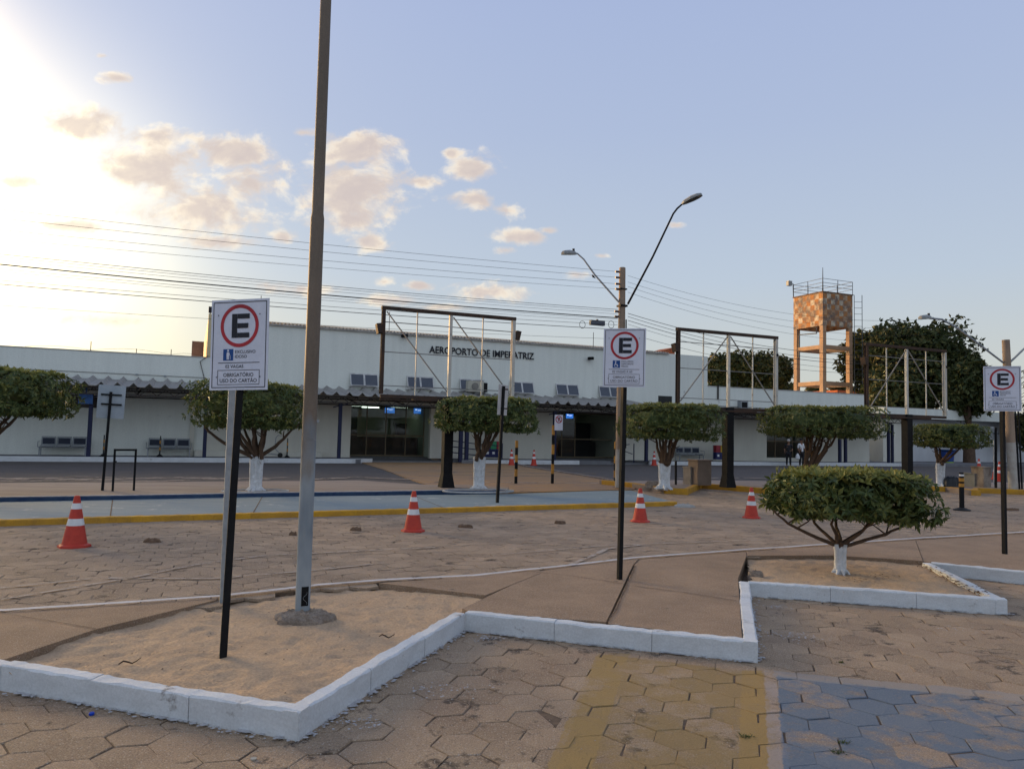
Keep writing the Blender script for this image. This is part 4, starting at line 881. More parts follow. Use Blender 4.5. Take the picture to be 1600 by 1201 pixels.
def parking_sign(px, py, ang, tilt_top, z0, ztop, texts, icon, label, pole_w=.05, lean=0.0, post_sink=.25):
    p, ax, bk = frame_tb(px, py, z0, ang); top = tilt_top; fr = -bk
    up = (Vector((top.x, top.y, ztop))-p).normalized()
    ax = (ax-up*ax.dot(up)).normalized(); ax = (ax*math.cos(lean)+up*math.sin(lean)); upp = fr.cross(ax)*-1
    upp = ax.cross(fr); upp = -upp if upp.z < 0 else upp; fr = ax.cross(upp)
    t = thing('parking_sign', p, label, 'road sign', 'regulation parking signs on black posts')
    cc = Vector((top.x, top.y, ztop))-upp*.35-up*0
    mb = MB(); mb.beam(p-up*post_sink, cc+up*.22-fr*.045, pole_w); mb.build('post', BLACK, t)
    mb = MB(); mb.box(cc, (.5,.006,.7), ax, upp); pl = mb.build('plate', [PLATE], t)
    for dz in (.2, -.2):
        mb = MB(); mb.box(cc-fr*.018+upp*dz, (.4,.022,.03), ax, upp); mb.build('bracket', BLACK, t)
    f0 = cc+fr*.005
    def P(x, y, k=0): return f0+ax*(x-.25)+upp*(.35-y)+fr*(.0012*k)      # plate coordinates from the top left corner
    mb = MB()
    for (x0, y0, x1, y1) in ((.018,.018,.482,.024), (.018,.676,.482,.682), (.018,.0245,.024,.6755), (.476,.0245,.482,.6755)):
        rect(mb, P((x0+x1)/2, (y0+y1)/2), ax, upp, x1-x0, y1-y0)
    mb.build('border', SBLK, pl)
    mb = MB(); ring(mb, P(.25,.205), ax, upp, .166, .138); mb.build('ring', SRED, pl)
    mb = MB(); ex, ey = .252, .205
    rect(mb, P(ex-.045, ey, 1), ax, upp, .046, .185)
    for dy, w_ in ((-.0735, .105), (0, .095), (.0735, .105)): rect(mb, P(ex-.021+w_/2+.0005, ey+dy, 1), ax, upp, w_, .038)
    mb.build('letter_e', SBLK, pl)
    mb = MB(); rect(mb, P(.158,.428), ax, upp, .088, .088); ic = mb.build('symbol_panel', SBLUE, pl)
    mb = MB()
    if icon == 'elder':
        disc(mb, P(.158,.396,2), ax, upp, .0085)
        mb.add([P(.148,.408,2), P(.168,.408,2), P(.174,.430,2), P(.168,.434,2), P(.168,.466,2), P(.159,.466,2), P(.158,.445,2), P(.156,.466,2), P(.147,.466,2), P(.145,.425,2)], [tuple(range(9, -1, -1))])
        mb.add([P(.175,.430,2), P(.178,.430,2), P(.181,.466,2), P(.178,.466,2)], [(3,2,1,0)])
    else:
        disc(mb, P(.150,.398,2), ax, upp, .008)
        mb.add([P(.145,.408,2), P(.153,.408,2), P(.155,.430,2), P(.172,.430,2), P(.180,.456,2), P(.174,.458,2), P(.166,.438,2), P(.147,.438,2)], [tuple(range(7, -1, -1))])
        n = 14; vs = []
        for k in range(n+1):
            a = R(110+k*220/n); vs += [P(.156+.024*math.cos(a), .442-.024*math.sin(a), 2), P(.156+.019*math.cos(a), .442-.019*math.sin(a), 2)]
        mb.add(vs, [(2*k, 2*k+1, 2*k+3, 2*k+2) for k in range(n)])
    mb.build('symbol', PLATE, pl)
    mb = MB(); lines, vag = texts
    for i, l in enumerate(lines): put_text(mb, l, P(.218, .418+.036*i if len(lines) == 2 else .405+.029*i), ax, upp, .034 if len(lines) == 2 else .027, .006)
    rect(mb, P(.25,.490), ax, upp, .36, .005)
    put_text(mb, vag, P(.135 if len(lines) == 2 else .11, .530), ax, upp, .036, .006)
    for (x0, y0, x1, y1) in ((.068,.545,.432,.549), (.068,.655,.432,.659), (.068,.5495,.072,.6545), (.428,.5495,.432,.6545)):
        rect(mb, P((x0+x1)/2, (y0+y1)/2), ax, upp, x1-x0, y1-y0)
    put_text(mb, 'OBRIGATÓRIO', P(.25,.597), ax, upp, .041, .006, 'CENTER', width=.26)
    put_text(mb, 'USO DO CARTÃO', P(.25,.641), ax, upp, .041, .006, 'CENTER', width=.32)
    mb.build('lettering', SBLK, pl)
    mb = MB()
    for x, y in ((.065,.12), (.425,.12), (.062,.60), (.438,.60)): disc(mb, P(x, y, 2), ax, upp, .005, 10)
    mb.build('bolt', BLACK, pl)
    return t
g1 = G(348,1025,-.02)
parking_sign(348, 1025, -14, at(376,467,g1.y+.02), -.02, at(376,467,g1.y)[2], (('EXCLUSIVO', 'IDOSO'), '02 VAGAS'), 'elder', 'white E parking sign for the elderly, nearest, on a leaning black post in the sand', .052, lean=R(1.2))
g2 = G(968,905,.014)
parking_sign(968, 905, -14, at(976.5,513,g2.y), .014, at(976.5,513,g2.y)[2], (('EXCLUSIVO', 'DEFICIENTE', 'FÍSICO'), '02 VAGAS A 60'), 'chair', 'white E parking sign with wheelchair symbol, in front of the concrete street lamp pole', .05)
g3 = G(1570,865,.013)
parking_sign(1570, 865, -24, at(1565.5,572,g3.y), .013, at(1565.5,572,g3.y)[2], (('EXCLUSIVO', 'DEFICIENTE', 'FÍSICO'), '02 VAGAS'), 'chair', 'white E parking sign at the right edge, beyond the small clipped tree in sand', .055)

# grey post behind the first sign
p = G(350.5,943,-.02); q = at(364.5,600,p.y)
mb = MB(); mb.beam(p-ZD*.2, q+(q-p).normalized()*.10, .085); 
for h in (.6, 1.2, 1.8): mb.tube([p+(q-p).normalized()*h+Vector((.0,-.0435,0)), p+(q-p).normalized()*h+Vector((.0,-.049,0))], .008, 6)
tag(mb.build('metal_post', STEELG, origin=tuple(p)), 'square grey galvanised post standing in the sand just behind the elderly parking sign', 'post')

# tall steel pole
p = G(472,964,-.02); b = at(473,964,p.y); k1 = at(500,345,p.y); k2 = at(501,325,p.y); e = at(511.5,-60,p.y)
t = thing('tall_steel_pole', p, 'very tall tapering steel pole rising out of the picture from a broken concrete lump', 'pole')
ux = (e-p).normalized()
POLEM = mat('sunlit_weathered_pole', (.17,.135,.105), .75, (.125,.10,.078), 4, .35, .15, 40, stretch=(1,1,.3), fine=.10)
def pole_sun_and_dirt():      # galvanised and blotchy grey at the foot, brown higher up, sunlight and dirt put into the colour, with a ragged change between
    nt = POLEM.node_tree; N = nt.nodes; L = nt.links; b = N['Principled BSDF']; c = b.inputs['Base Color'].links[0].from_socket
    g = N.new('ShaderNodeNewGeometry'); s = N.new('ShaderNodeSeparateXYZ'); L.new(g.outputs['Position'], s.inputs[0])
    nz = N.new('ShaderNodeTexNoise'); nz.inputs['Scale'].default_value = 7; nz.inputs['Detail'].default_value = 8; mp = N.new('ShaderNodeMapping'); mp.inputs['Scale'].default_value = (1,1,.35); L.new(g.outputs['Position'], mp.inputs[0]); L.new(mp.outputs[0], nz.inputs['Vector'])
    m = N.new('ShaderNodeMath'); m.operation = 'MULTIPLY_ADD'; L.new(nz.outputs[0], m.inputs[0]); m.inputs[1].default_value = 1.3; L.new(s.outputs[2], m.inputs[2])
    r = N.new('ShaderNodeMapRange'); r.inputs[1].default_value = 1.95; r.inputs[2].default_value = 2.35; L.new(m.outputs[0], r.inputs[0])
    mx = N.new('ShaderNodeMix'); mx.data_type = 'RGBA'; L.new(r.outputs[0], mx.inputs[0]); L.new(c, mx.inputs['B'])
    rr_ = N.new('ShaderNodeValToRGB'); L.new(nz.outputs[0], rr_.inputs[0]); rr_.color_ramp.elements[0].position = .35; rr_.color_ramp.elements[0].color = (.17,.20,.23,1); rr_.color_ramp.elements[1].position = .65; rr_.color_ramp.elements[1].color = (.27,.30,.32,1)
    L.new(rr_.outputs[0], mx.inputs['A']); L.new(mx.outputs['Result'], b.inputs['Base Color'])
pole_sun_and_dirt()
mb = MB(); P0 = p-ux*.2
def onl(y): 
    f_ = (964-y)/(964-345); return p+(at(499.5,345,p.y)-p)*f_
h1 = (at(499.5,345,p.y)-p).length
mb.tube([p-ux*.2, p, p+ux*h1*.43, p+ux*h1*.44], [.066,.066,.066,.065], 20); mb.build('galvanised_section', POLEM, t, smooth=True)
mb = MB(); mb.tube([p+ux*h1*.4405, p+ux*h1*.96, p+ux*h1*1.005, p+ux*h1*1.02, p+ux*(h1*1.9)], [.0655,.063,.0625,.054,.050], 20); mb.build('upper_section', POLEM, t, smooth=True)
mb = MB(); sx_ = (EYE-p); sx_.z = 0; sx_.normalize(); side = Vector((-sx_.y, sx_.x, 0)); dirn = (sx_*.93-side*-.37).normalized()
dirn = (sx_*.96+side*.28).normalized(); sd_ = ZD.cross(dirn)
hc = p+ux*.20+dirn*.0615; mb.box(hc, (.062,.012,.17), sd_, ux); mb.build('hand_hole', mat('hole_black', (.006,.006,.007), .9), t)
mb = MB(); mb.tube([hc+dirn*.008+sd_*(.018*math.sin(i*.62+1))+ux*(-.07+.009*i) for i in range(13)], .0014, 4); mb.build('loose_wire', STEELG, t)
mb = MB(); mb.box(p+ux*1.78+sd_*.07, (.03,.03,.03), sd_, ux); mb.build('bolt', STEELG, t)
def lump(c, rx, ry, h, seed, n=26, rings=7):
    mb = MB(); vs = [c+ZD*h]; 
    for i in range(1, rings+1):
        f_ = i/rings
        for k in range(n):
            a = 2*math.pi*k/n; nn = noise.noise((math.cos(a)*2, math.sin(a)*2, seed+f_*2)); q = (1+.35*nn)*f_
            z = h*(1-f_**5)+.022*noise.noise((math.cos(a)*5*f_, math.sin(a)*5*f_, seed))+.030*abs(noise.noise((math.cos(a)*9*f_, math.sin(a)*9*f_, seed)))+.016*noise.noise((math.cos(a)*26*f_, math.sin(a)*26*f_, seed))
            vs.append(c+Vector((rx*q*math.cos(a), ry*q*math.sin(a), (z if i < rings else -.06))))
    fs = [(0, 1+k, 1+(k+1) % n) for k in range(n)]+[(1+i*n+k, 1+(i+1)*n+k, 1+(i+1)*n+(k+1) % n, 1+i*n+(k+1) % n) for i in range(rings-1) for k in range(n)]
    mb.add(vs, fs); return mb
RUB = mat('broken_concrete', (.33,.27,.22), .95, (.16,.12,.09), 9, .25, 1.0, 40, fine=.2)
c = G(474,968,-.03); tag(lump(c, .29, .20, .07, 2.0, 56, 16).build('concrete_footing', RUB, origin=tuple(c)), 'broken lump of concrete around the foot of the tall steel pole', 'concrete lump')
c = G(1181,899,-.03); tag(lump(c, .10, .07, .05, 5.0).build('concrete_lump', RUB, origin=tuple(c)), 'small round lump of concrete in the corner of the sand by the white kerb', 'concrete lump')
c = G(1069,792,0); tag(lump(c, .28, .12, .06, 9.0).build('concrete_lump', mat('pale_concrete', (.36,.35,.33), .9, (.28,.27,.26), 5, .4), origin=tuple(c)), 'grey lump of concrete at the right end of the long yellow kerb', 'concrete lump')

# traffic cones
def cone(loc, h, label, black_tip=False, grp='orange and white traffic cones'):
    k = h/.66; t = thing('traffic_cone', loc, label, 'traffic cone', grp); L0 = Vector(loc)
    mb = MB(); n = 8; P = [(.19*k*math.cos(R(22.5+45*i))*1.06, .19*k*math.sin(R(22.5+45*i))*1.06) for i in range(n)]
    mb.add([L0+Vector((x, y, 0)) for x, y in P]+[L0+Vector((x*.98, y*.98, .028*k)) for x, y in P]+[L0+Vector((x*.80, y*.80, .045*k)) for x, y in P],
           [tuple(range(7,-1,-1)), tuple(16+i for i in range(8))]+[(i, (i+1) % 8, 8+(i+1) % 8, 8+i) for i in range(8)]+[(8+i, 8+(i+1) % 8, 16+(i+1) % 8, 16+i) for i in range(8)])
    mb.build('base', REDC, t)
    r_ = lambda z: (.152-(.152-.034)*(z-.04)/.62)*k
    def band(nm, z0, z1, m, ex=0): q = MB(); q.lathe(L0, [(r_(z0)+ex, z0*k), (r_(z1)+ex, z1*k)], 24); q.build(nm, m, t, smooth=True)
    band('body', .0405, .285, REDC); band('white_band', .285, .375, CWHITE, .001); band('body', .375, .50, REDC); band('white_band', .50, .575, CWHITE, .001); band('body', .575, .655, REDC)
    q = MB(); q.lathe(L0, [(r_(.655), .655*k), (r_(.655)*.95, .672*k), (r_(.655)*.5, .675*k)], 20); q.build('tip', CBLACK if black_tip else REDC, t, smooth=True)
    return t
cone(G(116,854,.0), .68, 'orange traffic cone nearest the left edge, in front of the yellow kerb')
c = cone(G(645,830,.0), .66, 'orange traffic cone directly right of the tall steel pole, in front of the yellow kerb'); c.rotation_euler[2] = .5
c = cone(G(1000,815,.0), .64, 'orange traffic cone just right of the wheelchair parking sign post'); c.rotation_euler[2] = 1.0
c = cone(G(1174,809,.0), .63, 'orange traffic cone left of the foreground clipped tree, on the paver road'); c.rotation_euler[2] = .3
for (x, y, lb) in ((799,727,'small distant cone left of the striped post, before the terminal kerb'), (834,727,'small distant cone right of the striped post, before the terminal kerb'), (1022,727,'distant orange cone half hidden behind the tree with rubble at its foot')):
    c = cone(G(x, y, .004), .80, lb, True, 'distant cones by the terminal kerb'); c.scale = (.8, .8, 1)
for (x, y, lb) in ((1530,744,'distant cone standing behind the grey concrete block at far right'), (1562,752,'distant cone at right of the stained concrete pedestal'), (1556,749,'distant cone tucked behind the stained concrete pedestal')):
    c = cone(G(x, y, .155), .80, lb, False, 'distant cones by the right-hand pedestal'); c.scale = (.8, .8, 1)

# hoop, sign backs, striped posts
p, ax, bk = frame_tb(176, 767, MZ, 23); q = G(209,766,MZ); h = at(180,701,p.y).z
mb = MB(); up = ZD*(h-MZ); mb.beam(p, p+up, .045); mb.beam(q, q+up, .045); mb.beam(p+up-ZD*.0235+Vector((.023,.0,0)), q+up-ZD*.0235-Vector((.023,0,0)), .045)
mb.beam(p+up*.70, p+up*.70+Vector((.05,0,0)), .03)
tag(mb.build('hoop_barrier', BLACK, origin=tuple(p)), 'black square metal hoop standing on the median at left', 'barrier')
p = G(160,766,MZ); q = at(173.5,612,p.y)
t = thing('sign_from_behind', p, 'grey back of a rectangular sign on a leaning black post beside the black hoop', 'road sign')
up = (q-p).normalized(); ax = UD
mb = MB(); mb.beam(p, q, .055); mb.build('post', BLACK, t)
c = at(173.5,627.5,p.y)+ND*.04; mb = MB(); mb.box(c, (.56,.012,.76), ax, up); pl = mb.build('plate', SPLATE_BACK, t)
for y in (616.5, 631.5): mb = MB(); mb.box(at(174,y,p.y)+ND*.02, (.42,.03,.035), ax, up); mb.build('bracket', BLACK, t)
c2 = at(160.5,645.5,p.y)+ND*.03; mb = MB(); mb.box(c2, (.14,.004,.09), ax, up); mb.build('sticker', SBLK, pl)
p = G(777,785,SWZ-.01); q = at(787,603,p.y)
t = thing('sign_from_behind', p, 'narrow white back of a turned sign on a black post, before the crossing tree', 'road sign')
up = (q-p).normalized(); ax = Vector((math.cos(R(-62)), math.sin(R(-62)), 0))
mb = MB(); mb.beam(p, q, .06); mb.build('post', BLACK, t)
c = at(785.5,624.5,p.y)+Vector((0,.035,0))+ax.cross(ZD)*-.0; ax2 = Vector((math.cos(R(64)), math.sin(R(64)), 0)); mb = MB(); mb.box(c+Vector((.0,.03,0)), (.48,.01,.70), ax2, up); mb.build('plate', mat('sign_back_pale', (.52,.50,.50), .5), t)
for y in (608, 638): mb = MB(); mb.box(at(787,y,p.y), (.22,.03,.03), (1,0,0), up); mb.build('bracket', RUST, t)
def striped_bollard(px, y0, y1, label, z=.03, w_=.10):
    p = G(px, y0, z); h = at(px, y1, p.y).z-z; t = thing('striped_bollard_post', p, label, 'post', 'black and yellow posts on the crossing')
    n = 6; 
    for i in range(n):
        mb = MB(); mb.lathe(p, [(w_/2, h*i/n+.0), (w_/2, h*(i+1)/n-.0005)], 12); mb.build('black_band' if i % 2 == 0 else 'yellow_band', BLACK if i % 2 == 0 else YPOST, t, smooth=True)
    return t
striped_bollard(806, 755, 688, 'black and yellow banded post on the crossing, left one beside the two distant cones')
t = striped_bollard(863, 755, 664, 'tall black and yellow banded post carrying the round no parking sign')
p = G(863,755,.03); c = at(874,659,p.y)+Vector((0,-.06,0))
mb = MB(); mb.box(at(873,660,p.y), (.3,.012,.52), UD, ZD); pl = mb.build('plate', PLATE, t)
c = at(873,655,p.y)-ND*.012; mb = MB(); ring(mb, c, UD, ZD, .125, .095); mb.build('ring', SRED, pl)
mb = MB(); mb.add([c-ND*.002+UD*a+ZD*b for a, b in ((-.085,.065), (-.065,.085), (.085,-.065), (.065,-.085))], [(0,3,2,1)]); mb.build('slash', SRED, pl)
mb = MB(); rect(mb, c-ND*.001-UD*.01, UD, ZD, .03, .12); rect(mb, c-ND*.001+UD*.025+ZD*.035, UD, ZD, .04, .05); mb.build('letter_e', SBLK, pl)
striped_bollard(961, 757, 690, 'black and yellow banded post just left of the concrete lamp pole')
def rubber_bollard(px, py, ptop, label):
    p = G(px, py, .004); h = at(px, ptop, p.y).z; t = thing('flexible_bollard', p, label, 'bollard', 'black flexible bollards with yellow bands')
    mb = MB(); mb.lathe(p, [(.20,0), (.20,.02), (.12,.05), (.075,.07)], 20); mb.build('base', CBLACK, t, smooth=True)
    mb = MB(); mb.lathe(p, [(.058,.07), (.056,h-.03), (.05,h)], 18); mb.build('body', BLACK, t, smooth=True)
    for f_ in (.62, .76): mb = MB(); mb.lathe(p, [(.062,h*f_), (.062,h*(f_+.09))], 18); mb.build('yellow_band', YPOST, t, smooth=True)
    mb = MB(); mb.lathe(p, [(.059,h*.90), (.059,h*.95)], 18); mb.build('reflector', CWHITE, t, smooth=True)
rubber_bollard(1503, 797, 738, 'black flexible bollard with yellow bands, right of the foreground clipped tree')
rubber_bollard(1291, 804, 745, 'black flexible bollard standing directly behind the foreground clipped tree')
# thin black post beside the box
p = G(1056,757,.155); mb = MB(); mb.beam(p, at(1056,720,p.y), .05); tag(mb.build('thin_post', BLACK, origin=tuple(p)), 'thin black post between the whitewashed trunk and the beige boxes', 'post')
# boxes on the right median
def cab(px0, px1, py, ptop, dp_, m, label, name='utility_box'):
    a = G(px0, py, .155); b = at(px1, py, a.y); h = at(px0, ptop, a.y).z-.155; w_ = (b-a).x/math.cos(TH)
    t = thing(name, a, label, 'utility box'); c = a+UD*w_/2+ND*dp_/2
    mb = MB(); mb.box(c+ZD*(h/2-.02), (w_, dp_, h-.04), UD); mb.build('body', m, t)
    mb = MB(); mb.box(c+ZD*(h-.018), (w_+.05, dp_+.05, .036), UD); mb.build('lid', m, t)
cab(1090, 1114, 758, 718, .5, BOXB, 'tall beige metal box standing on the yellow kerb right of the rubble tree')
cab(1079, 1089.5, 757, 729, .4, mat('grey_tan_box', (.26,.23,.20), .8), 'shorter grey-tan box left of the tall beige box')
cab(1523, 1536, 760, 739, .4, mat('grey_block', (.25,.25,.23), .9, (.18,.18,.16), 3, .3), 'grey concrete block left of the stained pedestal', 'concrete_block')
cab(1537, 1553, 761, 729, .45, mat('stained_block', (.36,.31,.26), .9, (.10,.06,.04), 2.6, .12), 'tan concrete pedestal with large dark brown stains, right of the grey block', 'pedestal')
p = G(1556,762,.155); t = thing('round_sign_from_behind', p, 'grey back of a round sign on a thin black post before the annex wall', 'road sign')
q = at(1556,668,p.y); mb = MB(); mb.beam(p, at(1556,667,p.y), .06); mb.build('post', BLACK, t)
mb = MB(); n = 28; c = at(1554,677,p.y)+ND*.05; vs = [c+UD*(.24*math.cos(2*math.pi*k/n))+ZD*(.24*math.sin(2*math.pi*k/n))+ND*dd for dd in (0,.012) for k in range(n)]
mb.add(vs, [tuple(range(n)), tuple(reversed(range(n, 2*n)))]+[(k, n+k, n+(k+1) % n, (k+1) % n) for k in range(n)]); mb.build('plate', SPLATE_BACK, t)
mb = MB(); mb.box(at(1556,677,p.y), (.3,.03,.03), UD); mb.build('bracket', BLACK, t)
p = G(1553,757,.155); mb = MB(); mb.tube([p, at(1553,686,p.y)], .02, 6); tag(mb.build('thin_post', STEELG, origin=tuple(p)), 'thin pale rod beside the round sign seen from behind', 'post')
# blue bin
s, z = FP(1480, 735, 2.6); p = FW(s, 2.6, .1)
t = thing('blue_barrel', p, 'large dark blue barrel with flared rim by the annex wall, behind the rightmost clipped tree', 'barrel')
mb = MB(); mb.lathe(p, [(.42,0), (.5,.9)], 24); mb.build('body', mat('barrel_blue', (.015,.05,.22), .5), t, smooth=True); mb = MB(); mb.lathe(p, [(.5,.9), (.62,1.0), (.62,1.06), (.5,1.06)], 24); mb.build('rim', mat('barrel_rim', (.02,.06,.18), .5), t, smooth=True)
mb = MB(); mb.lathe(p, [(.44,.001), (.45,.16)], 24); mb.build('base_band', mat('barrel_green', (.25,.35,.03), .6), t)
p = G(1488,760,.155); tag(lump(p, .35, .2, .35, 3.3).build('rubbish_bag', mat('bag_black', (.012,.014,.02), .35, bump=.5, bscale=12), origin=tuple(p)), 'black full rubbish bag lying beside the foot of the rightmost clipped tree', 'bag')
p = G(1022,759,.16); tag(lump(p, .32, .15, .14, 6.1).build('rubble_pile', RUB, origin=tuple(p)), 'small pile of grey rubble left of a whitewashed trunk', 'rubble')

# ------------------------------------------------------------------ billboard frames
def billboard(px, py, label, first=None):
    p = G(px, py, MZ)
    if first: return copy_tree(first, p, label=label)
    t = thing('billboard_frame', p, label, 'billboard frame', 'empty steel billboard frames on black posts')
    q = lambda s, z, d=0: p+UD*s+ZD*(z-MZ)+ND*d
    mb = MB(); mb.add([q(a*r_, z, b*r_) for r_, z in ((.185, MZ), (.125, .55)) for a, b in ((-1,-1), (1,-1), (1,1), (-1,1))], [(3,2,1,0), (4,5,6,7), (0,1,5,4), (1,2,6,5), (2,3,7,6), (3,0,4,7)]); mb.build('base', BLACK, t)
    mb = MB(); mb.beam(q(0,.55), q(0,2.62), .25, .25); mb.build('post', BLACK, t)
    mb = MB(); mb.beam(q(-1.9,2.57), q(1.9,2.57), .10, .09); mb.beam(q(-1.9,2.48), q(1.9,2.48), .05, .03); mb.beam(q(-1.0,2.5,.0), q(1.0,2.5,.0), .3, .05); mb.build('bottom_beam', RUST, t)
    mb = MB(); mb.beam(q(-1.94,4.92), q(1.94,4.92), .12, .09); mb.build('top_beam', RUST, t)
    for s_, m in ((-1.88, RUST), (1.88, BWHITE)):
        mb = MB(); mb.beam(q(s_,2.63,-.05), q(s_,4.87,-.05), .095, .015); mb.beam(q(s_,2.63,.05), q(s_,4.87,.05), .095, .015); mb.beam(q(s_,2.63,0), q(s_,4.87,0), .02, .084)
        mb.build('side_post', m, t)
    mb = MB(); mb.beam(q(0,2.63), q(0,4.87), .085, .085); mb.build('centre_post', BWHITE, t)
    for s_ in (-.95, .95): mb = MB(); mb.beam(q(s_,2.6), q(s_,4.87), .03); mb.build('upright', BWHITE, t)
    for z in (2.85, 3.75, 4.55):
        mb = MB(); mb.beam(q(-1.82,z,.03), q(1.82,z,.03), .022); mb.build('crossbar', mat('grey_bar', (.22,.21,.20), .7), t)
    for a, b in ((-1.8, -.06), (.06, 1.8)):
        mb = MB()
        if a < 0: mb.beam(q(a if DIAG else b,4.82,-.03), q(b if DIAG else a,2.75,-.03), .028)
        else: mb.beam(q(a,4.82,-.03), q(b,2.75,-.03), .028)
        mb.build('brace', mat('grey_bar', (.22,.21,.20), .7), t)
    for s_, sg in (((-2.0, -1), (2.0, 1)) if DIAG else ((-2.0, -1),)):
        mb = MB(); mb.box(q(s_,4.35+(.1 if sg > 0 else 0),-.02), (.12,.2,.26), UD, Vector((.2*sg,0,1))); mb.beam(q(s_-sg*.1,4.4), q(s_,4.4), .03); mb.build('floodlight', RUST, t)
    if not DIAG:
        mb = MB(); n = 14; mb.add([q(1.86,4.35,-.112)+UD*(.05*math.cos(6.283*k/n))+ZD*(.05*math.sin(6.283*k/n)) for k in range(n)], [tuple(range(n))]); mb.build('hole', BLACK, t)
    return t
DIAG = True
billboard(697, 761, 'empty billboard frame left of the concrete lamp pole, before the terminal lettering')
DIAG = False
b2 = billboard(1137, 761, 'empty billboard frame in the middle, before the step in the terminal roofline')
billboard(1418, 760, 'empty billboard frame farthest right, in front of the big dark tree', b2)

# ------------------------------------------------------------------ lamp poles
def lamp_head(t, c, d_, size=.62, photo=True):
    d_ = Vector(d_).normalized(); side = d_.cross(ZD).normalized(); up = side.cross(d_)
    P = lambda a, b, z: c+d_*a+side*b+up*z
    mb = MB(); xs = ((0,.05,.05), (.10,.10,.09), (.35,.145,.115), (.55,.13,.10), (size,.07,.06)); vs = []
    for a, w_, h_ in xs:
        vs += [P(a,-w_,-.02), P(a,-w_*.95,h_*.45), P(a,-w_*.45,h_), P(a,w_*.45,h_), P(a,w_*.95,h_*.45), P(a,w_,-.02)]
    m = 6; fs = [(i*m+k, i*m+(k+1) % m, (i+1)*m+(k+1) % m, (i+1)*m+k) for i in range(len(xs)-1) for k in range(m)]+[tuple(reversed(range(m))), tuple((len(xs)-1)*m+k for k in range(m))]
    mb.add(vs, fs); h = mb.build('lamp_head', LAMPG, t)
    mb = MB(); mb.add([P(.16,-.095,-.026), P(.16,.095,-.026), P(.54,.10,-.026), P(.54,-.10,-.026)], [(0,1,2,3)]); mb.build('lens', LAMPL, h)
    if photo: mb = MB(); mb.tube([P(.1,0,.08), P(.1,0,.17)], .04, 10); mb.build('light_sensor', BLACK, h)
p = G(968,761,.05); tpt = at(972.5,418,p.y); LP = p; LPT = tpt
t = thing('street_lamp_pole', p, 'tall concrete lamp pole with two lamp arms, behind the middle parking sign', 'street lamp')
hh = (tpt-p)
mb = MB(); mb.tube([p, p+hh*.17], [.145,.14], 14); mb.build('whitewashed_base', mat('pole_white', (.40,.385,.355), .9, (.30,.27,.24), 5, .35), t, smooth=True)
mb = MB(); mb.tube([p+hh*.1705, p+hh*.998, tpt], [.14,.10,.085], 14); mb.build('shaft', CONCPOLE, t, smooth=True)
a0 = at(967,472,p.y); a1 = at(902,396,p.y)
mb = MB(); mb.tube([a0, at(930,430,p.y), at(912,405,p.y), a1, at(898,397,p.y)], [.03,.028,.025,.025,.025], 8); mb.build('lamp_arm', STEELG, t, smooth=True)
lamp_head(t, at(900,397,p.y), at(878,402,p.y)-at(900,397,p.y)+Vector((-.1,-.5,0)))
mb = MB(); mb.tube([at(981,475,p.y), at(1020,401,p.y), at(1052,334,p.y), at(1058,326,p.y), at(1067,318,p.y)], [.035,.032,.03,.03,.028], 8); mb.build('lamp_arm', BLACK, t, smooth=True)
lamp_head(t, at(1066,319,p.y), at(1096,307,p.y)-at(1066,319,p.y)+Vector((.1,-.5,0)), .68, False)
ins = [at(971,y,p.y) for y in (425, 434, 444, 452)]+[at(970,y,p.y) for y in (487, 495)]
for q in ins: mb = MB(); mb.tube([q+Vector((-.08,-.02,-.0)), q+Vector((-.20,-.05,0))], .035, 8); mb.build('insulator', mat('insulator_brown', (.08,.03,.02), .4), t)
mb = MB(); mb.box(at(972,478,p.y), (.26,.26,.06), UD); mb.box(at(972,452,p.y), (.24,.24,.04), UD); mb.build('clamp', BLACK, t)
mb = MB(); mb.tube([at(976.5,700,p.y)+Vector((0,-.15,0)), at(977.5,500,p.y)+Vector((0,-.12,0))], .02, 6); mb.build('conduit', BLACK, t)
pr = G(1583,764,.155); rt = at(1571.5,531,pr.y); LR = rt
t = thing('street_lamp_pole', pr, 'concrete lamp pole behind the rightmost parking sign, one arm reaching left', 'street lamp')
hh = rt-pr
mb = MB(); mb.tube([pr, pr+hh*.31], [.145,.14], 14); mb.build('whitewashed_base', mat('pole_white', (.40,.38,.35), .9), t, smooth=True)
mb = MB(); mb.tube([pr+hh*.3105, rt], [.14,.12], 14); mb.build('shaft', CONCPOLE, t, smooth=True)
mb = MB(); mb.tube([at(1567,566,pr.y), at(1500,515,pr.y), at(1472,499,pr.y), at(1452,497,pr.y)], .035, 8); mb.build('lamp_arm', STEELG, t, smooth=True)
lamp_head(t, at(1454,497,pr.y), at(1430,500,pr.y)-at(1454,497,pr.y)+Vector((-.1,-.4,0)), .66)
mb = MB(); mb.tube([at(1578,566,pr.y), at(1605,540,pr.y), at(1640,500,pr.y)], .035, 8); mb.build('lamp_arm', STEELG, t, smooth=True)
lamp_head(t, at(1640,500,pr.y), Vector((1,-.3,.2)), .66)
mb = MB()
for i, dx in enumerate((6, 10, 14)): mb.tube([at(1583+dx,764,pr.y), at(1574+dx*1.2,640,pr.y), at(1572+dx*.3,560,pr.y)], .03, 6)
mb.build('conduit', BLACK, t)

